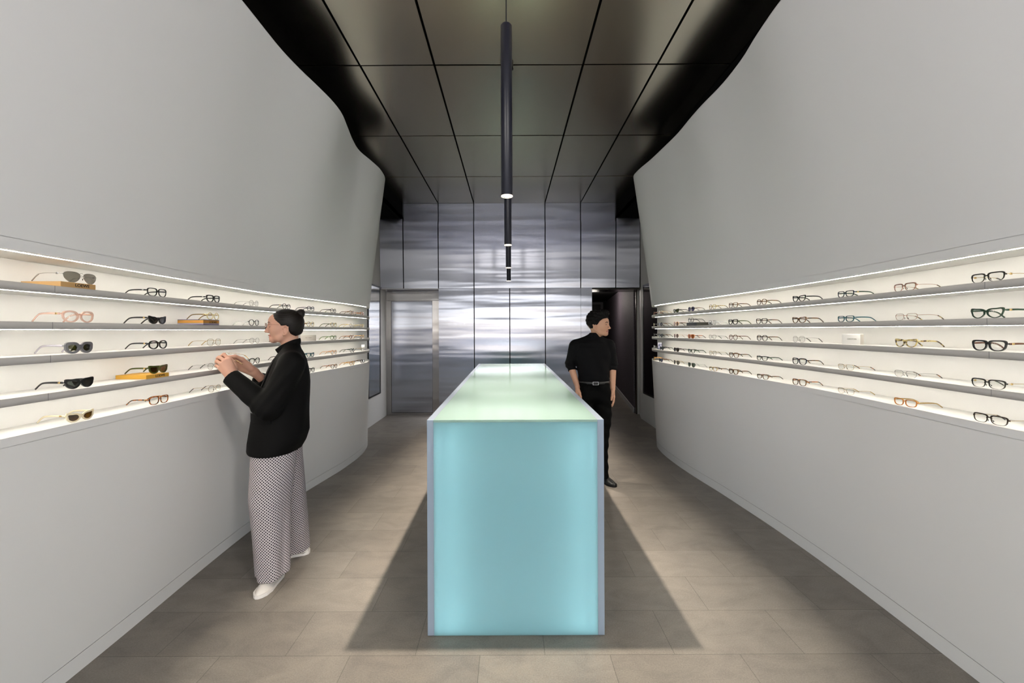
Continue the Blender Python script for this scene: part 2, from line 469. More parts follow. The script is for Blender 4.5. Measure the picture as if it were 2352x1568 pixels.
# ------------------------------------------------------------------ side walls behind the curved ones
m = MB().box(-2.30, -2.19, -1.3, 7.34, 0, 3.42)
tag(obj('wall_left_side', m, M_wall), kind='structure')
m = MB().add([(2.20, -1.3, 0), (2.205, 6.3, 0), (2.21, 6.98, 0), (2.31, 7.40, 0), (2.45, 7.40, 0), (2.45, -1.3, 0),
              (2.20, -1.3, 3.42), (2.205, 6.3, 3.42), (2.21, 6.98, 3.42), (2.31, 7.40, 3.42), (2.45, 7.40, 3.42), (2.45, -1.3, 3.42)],
             [(0, 1, 7, 6), (1, 2, 8, 7), (2, 3, 9, 8), (3, 4, 10, 9), (4, 5, 11, 10), (5, 0, 6, 11), (0, 5, 4, 3, 2, 1), (6, 7, 8, 9, 10, 11)])
tag(obj('wall_right_side', m, M_wall), kind='structure')
# framed mirrors / dark panels on them
M_mirror = mat('mirror_glass', (.75, .76, .77, 1), .04, 1.0)
M_darkglass = mat('dark_glass', (.004, .004, .005, 1), .06, spec=.5)
r = empty('wall_mirror', (-2.185, 6.66, 1.345))
tag(r, 'tall narrow black-framed mirror on the left side wall next to the steel door', 'mirror')
fm = MB()
fm.box(-.004, .012, -.30, -.275, -.895, .895).box(-.004, .012, .275, .30, -.895, .895).box(-.004, .012, -.275, .275, .87, .895).box(-.004, .012, -.275, .275, -.895, -.87)
obj('frame', fm, M_frameblk, r); obj('mirror_pane', MB().box(-.003, .006, -.275, .275, -.87, .87), M_mirror, r)
r = empty('glass_panel', (2.204, 6.42, 1.34))
tag(r, 'tall black-framed dark glass panel on the right side wall beside the corridor', 'glass panel')
fm = MB()
fm.box(-.012, .004, -.40, -.375, -.89, .89).box(-.012, .004, .375, .40, -.89, .89).box(-.012, .004, -.375, .375, .865, .89).box(-.012, .004, -.375, .375, -.89, -.865)
obj('frame', fm, M_frameblk, r); obj('glass_pane', MB().box(-.006, .003, -.375, .375, -.865, .865), M_darkglass, r)

# ------------------------------------------------------------------ steel back wall
YB = 6.98
bk = tag(obj('wall_back', MB().box(-1.20, 1.39, YB + .02, YB + .06, 0, 2.2).box(-2.3, 2.45, YB + .02, YB + .06, 2.2, 3.42).box(-2.45, 2.45, YB + .02, YB + .06, 3.38, ZC + .06), M_black), kind='structure')
bk2 = obj('back_soffit', MB().box(-2.19, -1.20, YB + .0, 7.34, 2.199, 2.211), M_steelD, bk)
g = .008
up_cols = [(-2.19, -1.79), (-1.79, -1.2), (-1.2, -.6), (-.6, .6), (.6, 1.2), (1.2, 1.79), (1.79, 2.20)]
for i, (x0, x1) in enumerate(up_cols):
    zt = 3.38 if abs(x0 + x1) > 3.5 else 3.33
    def pan(za, zb, tilt, y=YB):
        p = MB().box(x0 + g, x1 - g, y, y + .012, za, zb)
        p.v = [(x, yy + (z - za) * tilt, z) for x, yy, z in p.v]
        obj('panel', p, M_steel, bk)
    pan(2.211, zt - .002, -.030 + random.uniform(-.002, .002))
    if zt < 3.35: pan(3.333, 3.638, -.030 + random.uniform(-.002, .002))
lo_cols = [(-1.2, -.6), (-.6, 0), (0, .6), (.6, 1.2), (1.2, 1.39)]
for i, (x0, x1) in enumerate(lo_cols):
    gg0 = g if i not in (0, 4) else .0015; gg1 = g if i < 3 else .0015
    p = MB().box(x0 + gg0, x1 - gg1, YB, YB + .012, .0, 2.207)
    t = random.uniform(-.0015, .0015)
    p.v = [(x, y + (z - 1.1) * t, z) for x, y, z in p.v]
    obj('panel', p, M_steel, bk)
# door niche on the left
d = tag(obj('wall_back_door_niche', MB().box(-2.19, -1.16, 7.345, 7.40, 0, 2.21), M_steelD), kind='structure')
dr = empty('door_1', (-1.735, 7.34, 0)); dr['kind'] = 'structure'
fm = MB().box(-.455, -.365, -.02, .0, 0, 2.10).box(.365, .535, -.02, .0, 0, 2.10).box(-.365, .365, -.02, .0, 2.02, 2.10).box(-.365, .365, -.02, 0, 0, .045)
obj('frame', fm, M_steelD, dr)
obj('door_leaf', MB().rbox(-.362, .362, -.012, .0, .048, 2.017, .002), M_steel, dr)
obj('reveal_shadow_gap', MB().box(-.366, .366, -.004, .001, .04, 2.022), M_black, dr)
hd = obj('header_box', MB().rbox(-.44, .50, -.06, -.021, 2.03, 2.195, .002), M_steelD, dr)
# corridor on the right
M_corr = mat('corridor_wallcovering', (.030, .025, .032, 1), .75, spec=.3)
T = NT(M_corr); nz = T.new('ShaderNodeTexNoise'); nz.inputs['Scale'].default_value = 90; nz.inputs['Detail'].default_value = 4
T.link(T.coords(), nz.inputs['Vector'])
rr = T.ramp(nz.outputs[0], [(.35, (.05, .042, .055, 1)), (.65, (.13, .11, .13, 1))]); T.link(rr.outputs[0], T.b.inputs['Base Color'])
M_ctrim = mat('grey_skirting', (.60, .60, .60, 1), .5)
cw = [(2.235, 7.46), (2.59, 9.9), (3.04, 13.0)]
m = MB().prism(cw + [(3.2, 13.0), (2.75, 9.9), (2.46, 7.46)], 0, 2.4)
tag(obj('wall_corridor_right', m, M_corr), kind='structure')
m = MB().prism([(2.223, 7.46), (2.578, 9.9), (3.028, 13.0), (3.05, 13.0), (2.60, 9.9), (2.245, 7.46)], 0, .094)
tag(obj('baseboard_corridor', m, M_ctrim), kind='structure')
tag(obj('wall_corridor_left', MB().box(1.30, 1.388, 7.05, 13.0, 0, 2.4), M_corr), kind='structure')
tag(obj('wall_corridor_end', MB().box(1.30, 3.2, 13.0, 13.1, 0, 2.5), M_black), kind='structure')
tag(obj('ceiling_corridor', MB().box(1.30, 3.2, YB + .06, 13.1, 2.40, 2.46), M_black), kind='structure')
fm = MB().box(2.84, 2.92, 12.93, 12.995, 0, 2.36).box(1.9, 1.98, 12.93, 12.995, 0, 2.36).box(1.98, 2.84, 12.93, 12.995, 2.29, 2.36)
dd = empty('door_2', (0, 0, 0)); dd['kind'] = 'structure'
obj('frame', fm, mat('grey_frame', (.07, .066, .07, 1), .5), dd); obj('door_leaf', MB().box(1.985, 2.835, 12.96, 12.99, .01, 2.285), M_frameblk, dd)
fm = MB().box(2.245, 2.308, 7.36, 7.455, 0, 2.20).box(1.39, 2.308, 7.0, 7.455, 2.18, 2.215).box(1.372, 1.39, YB + .013, 7.40, 0, 2.18)
tag(obj('trim_11', fm, M_darksteel), kind='structure')
tag(obj('trim_12', MB().box(2.262, 2.304, 7.34, 7.359, 0, 2.18), mat('pale_edge', (.45, .44, .42, 1), .4)), kind='structure')

cl = empty('added_corridor_fill', (1.95, 9.6, 2.40)); tag(cl, 'small round fill light added in the dark corridor ceiling', 'fill light')  # added fill light, out of view, to brighten the corridor
obj('trim_ring', MB().lathe([(.03, -.001), (.045, -.004), (.045, .0)], n=24), M_frameblk, cl, smooth=True)
obj('lens', MB().lathe([(0, -.0015), (.03, -.0015)], n=24), mat('corridor_fill_lens', (1, .9, .8, 1), .5, emit=(1, .88, .75, 1), es=4), cl)
L = bpy.data.lights.new('corridor_fill_lamp', 'POINT'); L.energy = 13; L.color = (1, .90, .82); L.shadow_soft_size = .12
lo = bpy.data.objects.new('corridor_fill_lamp', L); lo.location = (0, 0, -.18); lo.parent = cl; C.objects.link(lo)
# added fill spots, unseen, just inside the shop front, brightening the tall walls
for k, (sx_, yy, ty, tz) in enumerate([(-1.35, -.8, 2.3, 2.75), (1.35, -.8, 2.3, 2.75)]):
    tl = empty('added_wall_fill', (sx_, yy, ZC))
    side_ = 'right' if sx_ < 0 else 'left'
    tag(tl, 'small black fill spotlight added by the shop front aimed at the %s wall' % side_, 'spotlight', 'fill spotlights added by the shop front')
    obj('mount', MB().lathe([(0, -.03), (.03, -.03), (.03, 0)], n=20), M_frameblk, tl, smooth=True, angle=40)
    tgt = Vector((-sx_ / abs(sx_) * 1.6 - sx_, ty - yy, tz - ZC)); dr_ = tgt.normalized()
    p0 = Vector((0, 0, -.07)); obj('stem', MB().tube([(0, 0, -.03), (0, 0, -.07)], .006, 8), M_frameblk, tl)
    obj('head', MB().tube([p0 - dr_ * .05, p0 + dr_ * .06], .035, 20), M_frameblk, tl, smooth=True, angle=40)
    L = bpy.data.lights.new('wall_fill_lamp', 'SPOT'); L.energy = 180; L.color = (1, .96, .91); L.spot_size = math.radians(84); L.spot_blend = 1.0; L.shadow_soft_size = .25
    lo = bpy.data.objects.new('wall_fill_lamp', L); lo.location = p0 + dr_ * .075; lo.rotation_euler = dr_.to_track_quat('-Z', 'Y').to_euler(); lo.parent = tl; C.objects.link(lo)
# ------------------------------------------------------------------ shop front and street (behind the camera, feeds the reflections)
M_front = mat('shopfront_dark', (.075, .07, .05, 1), .6)
m = MB().box(-2.6, 2.6, -1.36, -1.30, 3.45, 3.8).box(-2.6, -1.9, -1.36, -1.30, 0, 3.45).box(1.95, 2.6, -1.36, -1.30, 0, 3.45)
tag(obj('wall_front', m, M_front), kind='structure')
M_road = mat('street_asphalt_sky_tint', (.20, .22, .31, 1), .8)  # blue sky light put into the asphalt colour for the steel reflections
tag(obj('added_sky_blocker', MB().box(-9, 9, -18, -1.36, 3.45, 3.55), M_front), kind='structure')  # unseen slab added to cut off steep sky light and shape reflections
tag(obj('street_ground', MB().add([(-60, -60, -.02), (60, -60, -.02), (60, -1.3, -.02), (-60, -1.3, -.02)], [(0, 1, 2, 3)]), M_road), kind='structure')
M_fac = mat('opposite_facade', (.55, .50, .43, 1), .8)
T = NT(M_fac)
w = T.new('ShaderNodeTexBrick'); w.inputs['Scale'].default_value = 1; w.inputs['Brick Width'].default_value = 2.2; w.inputs['Row Height'].default_value = 2.9
w.inputs['Mortar Size'].default_value = .55; w.inputs['Color1'].default_value = (.05, .06, .07, 1); w.inputs['Color2'].default_value = (.08, .09, .10, 1); w.inputs['Mortar'].default_value = (.55, .48, .38, 1)
w.offset = 0
sx = T.new('ShaderNodeSeparateXYZ'); cx = T.new('ShaderNodeCombineXYZ')
T.link(T.coords(), sx.inputs[0]); T.link(sx.outputs[0], cx.inputs[0]); T.link(sx.outputs[2], cx.inputs[1]); T.link(cx.outputs[0], w.inputs['Vector'])
T.link(w.outputs[0], T.b.inputs['Base Color'])
tag(obj('exterior_facade', MB().box(-60, 60, -47, -45, -.02, 3.2), M_fac), kind='structure')

# ------------------------------------------------------------------ counter
def resin(name, col, tcol, rough=.12, tr=.75):
    m = bpy.data.materials.new(name); m.use_nodes = True; _mats[name] = m
    T = NT(m); T.n.remove(T.b); out = T.n['Material Output']
    df = T.new('ShaderNodeBsdfDiffuse'); df.inputs[0].default_value = col
    tl = T.new('ShaderNodeBsdfTranslucent'); tl.inputs[0].default_value = tcol
    m1 = T.new('ShaderNodeMixShader'); m1.inputs[0].default_value = tr
    gl = T.new('ShaderNodeBsdfGlossy'); gl.inputs['Roughness'].default_value = rough
    fr = schlick(T)
    m2 = T.new('ShaderNodeMixShader')
    T.link(df.outputs[0], m1.inputs[1]); T.link(tl.outputs[0], m1.inputs[2]); T.link(fr.outputs[0], m2.inputs[0])
    T.link(m1.outputs[0], m2.inputs[1]); T.link(gl.outputs[0], m2.inputs[2]); T.link(m2.outputs[0], out.inputs[0])
    return m
M_resF = resin('aqua_resin', (.40, .60, .64, 1), (.60, .81, .85, 1))
M_resT = resin('aqua_resin_top', (.31, .42, .375, 1), (.46, .70, .63, 1), .08, .30)
M_resE = resin('aqua_resin_edge', (.42, .48, .57, 1), (.48, .60, .72, 1), .15, .45)
X0, X1, Y0, Y1, H = -.409, .459, 2.028, 5.42, 1.061
ct = empty('glowing_counter', ((X0 + X1) / 2, (Y0 + Y1) / 2, 0))
tag(ct, 'long aqua translucent resin counter glowing from inside on the tiled floor', 'counter')
hx, hy = (X1 - X0) / 2, (Y1 - Y0) / 2
t = .032
obj('side_panel', MB().rbox(-hx, -hx + t, -hy, hy, .004, H, .0012), M_resE, ct)
obj('side_panel', MB().rbox(hx - t, hx, -hy, hy, .004, H, .0012), M_resE, ct)
fp = obj('front_panel', MB().rbox(-hx + t, hx - t, -hy, -hy + .012, .004, H - .0122, .0008), M_resF, ct)
obj('back_panel', MB().rbox(-hx + t, hx - t, hy - .012, hy, .004, H - .0122, .0008), M_resF, ct)
obj('top_panel', MB().rbox(-hx + t, hx - t, -hy, hy, H - .012, H, .0008), M_resT, ct)
M_in1 = mat('tube_light', (.9, .9, .9, 1), .5, emit=(.92, 1, .97, 1), es=6.3)
for sx_ in (-1, 1):
    a, b = sorted((sx_ * (hx - .085), sx_ * (hx - .077)))
    obj('inner_light_tube', MB().box(a, b, -hy + .10, -hy + .11, .04, H - .06), M_in1, ct)
    obj('inner_light_tube', MB().box(a, b, -hy + .06, hy - .06, .03, .04), M_in1, ct)
    obj('inner_light_tube', MB().box(a, b, -hy + .06, hy - .06, H - .10, H - .09), M_in1, ct)
obj('inner_floor', MB().box(-hx + t, hx - t, -hy + .013, hy - .013, .004, .01), mat('white_inner', (.8, .88, .9, 1), .8), ct)

# ------------------------------------------------------------------ pendants
M_navy = mat('pendant_navy_black', (.004, .005, .012, 1), .42, spec=.35)
M_ring = mat('pendant_ring', (.9, .8, .65, 1), .4, emit=(1, .82, .58, 1), es=1.6)
M_bulb = mat('pendant_bulb', (1, 1, 1, 1), .4, emit=(1, .90, .74, 1), es=14)
words = ['nearest the camera', 'second from the front', 'third from the front', 'furthest back']
for k, y in enumerate([2.120, 3.338, 4.556, 5.77]):
    r = empty('pendant_lamp', (-.012, y, ZC))
    tag(r, 'slim dark navy tube pendant above the counter, %s' % words[k], 'pendant lamp', 'tube pendants above the counter')
    rr, zb, zt = .0290, -1.455, -.575
    obj('tube', MB().lathe([(0.0, zt), (rr - .006, zt), (rr, zt - .008), (rr, zb + .004), (rr - .003, zb), (rr - .005, zb), (rr - .005, zb + .02)], n=32), M_navy, r, smooth=True, angle=40)
    obj('ring', MB().lathe([(rr - .0045, zb - .0005), (rr + .0005, zb - .0005), (rr + .0005, zb + .003)], n=32), M_ring, r, smooth=True)
    obj('bulb', MB().lathe([(0.0, zb + .003), (rr - .0065, zb + .003)], n=24), M_bulb, r)
    obj('rod', MB().lathe([(.0035, zt + .001), (.0035, -.03)], n=12), M_frameblk, r, smooth=True)
    obj('canopy', MB().lathe([(0, -.034), (.044, -.034), (.050, -.030), (.050, 0)], n=32), M_frameblk, r, smooth=True, angle=40)
    L = bpy.data.lights.new('pendant_spot', 'SPOT'); L.energy = 118; L.color = (1, .89, .75)
    L.spot_size = math.radians(80); L.spot_blend = .75; L.shadow_soft_size = .018
    lo = bpy.data.objects.new('pendant_spot', L); lo.location = (0, 0, zb - .004); lo.parent = r; C.objects.link(lo)
# ------------------------------------------------------------------ eyewear
def tort(name, dark, light, sc=70):
    m = mat(name, dark, .18, spec=.6, coat=.3)
    T = NT(m); nz = T.new('ShaderNodeTexNoise'); nz.inputs['Scale'].default_value = sc; nz.inputs['Detail'].default_value = 2
    T.link(T.coords('Object'), nz.inputs['Vector'])
    r = T.ramp(nz.outputs[0], [(.42, dark), (.56, light)]); T.link(r.outputs[0], T.b.inputs['Base Color'])
    return m
def clearish(name, col, a=.55):
    m = mat(name, col, .1, spec=.6)
    m.node_tree.nodes['Principled BSDF'].inputs['Alpha'].default_value = a
    return m
G = {
 'black': mat('acetate_black', (.006, .006, .007, 1), .22, spec=.6),
 'tort': tort('acetate_tortoise', (.035, .010, .004, 1), (.38, .12, .02, 1)),
 'dtort': tort('acetate_dark_tortoise', (.015, .008, .004, 1), (.16, .07, .02, 1)),
 'honey': tort('acetate_honey', (.35, .15, .03, 1), (.75, .42, .12, 1)),
 'ltort': tort('acetate_light_tortoise', (.06, .03, .01, 1), (.62, .50, .22, 1)),
 'pink': clearish('acetate_clear_pink', (.82, .50, .38, 1), .5),
 'crystal': clearish('acetate_crystal', (.85, .86, .84, 1), .45),
 'lilac': clearish('acetate_lilac_crystal', (.62, .58, .64, 1), .8),
 'cream': mat('acetate_cream', (.84, .74, .52, 1), .2),
 'yellow': clearish('acetate_pale_yellow', (.85, .70, .36, 1), .7),
 'peach': mat('acetate_peach', (.80, .48, .28, 1), .2),
 'green': mat('acetate_green', (.10, .17, .05, 1), .2), 'dgreen': mat('acetate_dark_green', (.012, .035, .018, 1), .2),
 'olive': mat('acetate_olive', (.045, .058, .012, 1), .2, coat=.4), 'teal': mat('acetate_teal', (.02, .08, .10, 1), .2),
 'grey': mat('acetate_grey', (.14, .14, .15, 1), .3, coat=.3), 'navy': mat('acetate_navy', (.01, .014, .03, 1), .2),
 'brown': mat('acetate_brown', (.09, .035, .018, 1), .2), 'orange': mat('acetate_orange', (.55, .22, .06, 1), .2),
 'gold': mat('metal_gold', (.62, .44, .20, 1), .25, 1.0), 'silver': mat('metal_silver', (.45, .45, .45, 1), .25, 1.0),
 'gun': mat('metal_gunmetal', (.07, .065, .06, 1), .3, 1.0), 'rose': mat('metal_rose', (.55, .32, .25, 1), .25, 1.0),
 'dbrown': mat('metal_dark_brown', (.05, .035, .025, 1), .3, .6)}
LN = {
 'clear': lens_mat('lens_clear', (.985, .985, .98, 1), .05), 'grey': lens_mat('lens_grey', (.16, .155, .15, 1), .3), 'dark': lens_mat('lens_dark', (.03, .03, .03, 1), .3),
 'green': lens_mat('lens_green', (.26, .30, .12, 1), .3), 'brown': lens_mat('lens_brown', (.24, .17, .07, 1), .3), 'violet': lens_mat('lens_violet', (.26, .25, .42, 1), .3),
 'amber': lens_mat('lens_amber', (.55, .26, .03, 1), .3), 'rose': lens_mat('lens_rose', (.50, .40, .34, 1), .3), 'sage': lens_mat('lens_sage', (.36, .40, .34, 1), .3), 'blue': lens_mat('lens_blue', (.30, .33, .42, 1), .3),
 'mirror': lens_mat('lens_olive_mirror', (.20, .21, .07, 1), .9), 'fade': lens_mat('lens_smoke', (.52, .50, .46, 1), .5)}
#          A    B    n   taper  cat   top   bot  depth bridge
ST = {
 'rect':   (.047, .028, 3.6, .08, .001, .0034, .0022, .0040, .016),
 'square': (.046, .034, 3.6, .08, .000, .0036, .0026, .0040, .016),
 'thick':  (.046, .033, 3.4, .12, .001, .0054, .0036, .0050, .016),
 'round':  (.041, .039, 2.0, .00, .000, .0024, .0022, .0035, .018),
 'pantos': (.043, .038, 2.3, .10, .000, .0032, .0020, .0035, .017),
 'oval':   (.047, .030, 2.0, .00, .000, .0038, .0038, .0045, .015),
 'cat':    (.047, .030, 2.7, .11, .006, .0048, .0028, .0045, .015),
 'octo':   (.043, .034, 2.6, .00, .000, .0048, .0042, .0045, .016),
 'hexa':   (.044, .037, 1.55, .00, .000, .0030, .0030, .0035, .016),
 'wire':   (.043, .039, 2.2, .03, .000, .0009, .0009, .0012, .018),
 'wrect':  (.047, .030, 3.2, .07, .000, .0011, .0009, .0012, .017),
 'wgeo':   (.044, .038, 2.9, .04, .000, .0011, .0011, .0012, .017),
 'brow':   (.047, .030, 3.8, .10, .000, .0044, .0008, .0028, .017),
 'avia':   (.052, .038, 2.4, .24, .000, .0010, .0009, .0012, .016),
 'shades': (.042, .026, 2.5, .10, .005, .0078, .0064, .0050, .018),
 'chunky': (.037, .028, 2.1, .00, .004, .0098, .0092, .0070, .021),
 'catsun': (.042, .025, 2.0, .05, .010, .0064, .0052, .0045, .017),
 'bigoval': (.045, .034, 2.1, .03, .004, .0066, .0050, .0055, .018)}
def outline(A, B, n, tp, cat, e, N, sgn):
    out = []
    for k in range(N):
        a = 2 * PI * k / N; c, s = math.cos(a), math.sin(a)
        et = e[0] + (e[1] - e[0]) * (s * .5 + .5)
        n_t = n; nb = max(2.0, n * .74)
        n_ = n_t if s > 0 else nb + (n_t - nb) * max(0, 1 + s * 3)
        x = (A / 2 + et) * (abs(c) ** (2 / n_)) * (1 if c >= 0 else -1)
        z = (B / 2 + et) * (abs(s) ** (2 / n_)) * (1 if s >= 0 else -1)
        x *= 1 + tp * z / (B / 2)
        xo = x * sgn / (A / 2)
        z += cat * max(0, xo) ** 2 * (1 if z > -.2 * B else .3)
        out.append((x, z))
    return out
def make_glasses(kind, label, st, fm, lens='clear', loc=(0, 0, 0), rz=0, acc=None, tm=None, small=False, cat=None, group=None, sc=1.0, tip=None):
    A, B, n, tp, cl, tt, tb, d, dbl = ST[st]
    A, B, dbl = A * sc, B * sc, dbl * sc
    metal = d < .002
    root = empty(kind, loc, rz)
    tag(root, label, cat or ('sunglasses' if kind == 'sunglasses' else 'eyeglasses'), group)
    N = 28 if small else 40
    cz = B / 2 + tb; cxo = A / 2 + dbl / 2
    def wrap(x): return 2.6 * x * x * .5
    fr = MB()
    for sg in (-1, 1):
        oo = outline(A, B, n, tp, cl, (tb, tt), N, sg); ii = outline(A, B, n, tp, cl, (0, 0), N, sg)
        v = []
        for ring, y in ((oo, 0), (oo, d), (ii, d), (ii, 0)):
            v += [(sg * cxo + x, y + wrap(sg * cxo + x), cz + z) for x, z in ring]
        f = []
        for a in range(4):
            b = (a + 1) % 4
            f += [(a * N + k, a * N + (k + 1) % N, b * N + (k + 1) % N, b * N + k) for k in range(N)]
        fr.add(v, f)
        lv = [(sg * cxo + x * 1.0, d * .45 + wrap(sg * cxo + x), cz + z) for x, z in outline(A, B, n, tp, cl, (.0004, .0004), N, sg)]
        lv2 = [(x, y + .0012, z) for x, y, z in lv]
        lens_o = obj('lens', (lv + lv2, [tuple(range(N)), tuple(range(2 * N - 1, N - 1, -1))] + [(k, (k + 1) % N, N + (k + 1) % N, N + k) for k in range(N)]), LN[lens], root)
    # bridge and end pieces
    zb = cz + B * (.20 if not metal else .14)
    x0 = dbl / 2 + .001
    br = [(-x0, d * .5 + wrap(x0), zb - .002), (-x0 * .5, d * .4, zb + .0015), (0, d * .35, zb + .0025), (x0 * .5, d * .4, zb + .0015), (x0, d * .5 + wrap(x0), zb - .002)]
    fr.tube(br, [.0009 if metal else d * .5] * 5, 6, ry=[.0009 if metal else max(.0022, tt * .6)] * 5)
    if st == 'avia': fr.tube([(x, y, z + .010) for x, y, z in br], [.0008] * 5, 6)
    xo = cxo + A / 2 * (1 + tp * .5) + tb * .6 + tt * .3
    zh = cz + B * .24 + cl * .7
    for sg in (-1, 1):
        fr.tube([(sg * (xo - .003), d * .5 + wrap(xo), zh), (sg * (xo + .0015), d * .6 + wrap(xo), zh), (sg * (xo + .0022), d + wrap(xo) + .004, zh)],
                [.001 if metal else .0018] * 3, 6, ry=[.001 if metal else .0030] * 3)
    obj('front_frame', fr, G[fm], root, smooth=True, angle=45)
    # temples
    L = .112; y0 = d + wrap(xo) + .003
    for sg in (-1, 1):
        pts = crom([(sg * (xo + .0022), y0, zh), (sg * (xo + .003), y0 + L * .35, zh + .001), (sg * (xo + .001), y0 + L * .66, zh - .001), (sg * (xo - .002), y0 + L * .82, zh * .72), (sg * (xo - .004), y0 + L, .003)], 4 if small else 6)
        m = len(pts); hh = []
        for i in range(m):
            t = i / (m - 1)
            if metal or st == 'brow': hh.append(.0009 if t < .62 else .0022)
            else:
                base = min(.0048, .0026 + tt * .32)
                hh.append(base * (1 - .35 * t) if t < .75 else base * .72)
        ww = [.0009 if h < .001 else .0014 for h in hh]
        if (tip or tm) and (metal or st == 'brow'):
            k = int(m * .62)
            t1 = obj('temple', MB().tube(pts[:k + 1], ww[:k + 1], 6, ry=hh[:k + 1]), G[tm or fm], root, smooth=True)
            obj('temple_tip', MB().tube(pts[k:], ww[k:], 6, ry=hh[k:]), G[tip or fm], t1, smooth=True)
        else:
            t1 = obj('temple', MB().tube(pts, ww, 6, ry=hh), G[tm or fm], root, smooth=True)
        if acc:
            xa = sg * (xo + .0046); ya = y0 + .008
            obj('hinge_plaque', MB().rbox(xa - .001, xa + .001, ya, ya + .0085, zh - .0036, zh + .0036, .0006, 1), G[acc], t1)
    if metal or st == 'brow':
        if not small:
            for sg in (-1, 1):
                obj('nose_pad', MB().tube([(sg * (dbl / 2 - .001), d + .001, zb - .006), (sg * (dbl / 2 + .0002), d + .005, zb - .010), (sg * (dbl / 2 + .001), d + .005, zb - .014)], [.0006, .0016, .0014], 6), G['gun'], root, smooth=True)
    return root

LEV = [(1.676, 'top shelf'), (1.538, 'second shelf'), (1.412, 'third shelf'), (1.268, 'fourth shelf'), (1.1308, 'bottom ledge')]
LY = [[1.69, 2.08, 2.51, 2.93, 3.34, 3.69, 4.07, 4.47, 4.78], [1.69, 2.09, 2.51, 2.93, 3.33, 3.68, 4.07, 4.46, 4.77],
      [1.70, 2.10, 2.52, 2.93, 3.33, 3.68, 4.06, 4.45, 4.76], [1.71, 2.11, 2.52, 2.93, 3.32, 3.67, 4.06, 4.45, 4.75], [1.72, 2.12, 2.53, 2.93, 3.32, 3.67, 4.06, 4.44, 4.74]]
RY_ = [[1.58, 1.94, 2.30, 2.67, 3.04, 3.38, 3.67, 4.03, 4.34, 4.73, 5.04], [1.59, 1.94, 2.31, 2.68, 3.05, 3.39, 3.68, 4.04, 4.34, 4.73, 5.04],
       [1.59, 1.95, 2.32, 2.69, 3.05, 3.39, 3.68, 4.04, 4.34, 4.73, 5.04], [1.60, 1.96, 2.33, 2.70, 3.06, 3.39, 3.68, 4.04, 4.34, 4.70, 5.02], [1.60, 1.97, 2.34, 2.71, 3.06, 3.40, 3.68, 4.04, 4.34, 4.73, 5.02]]
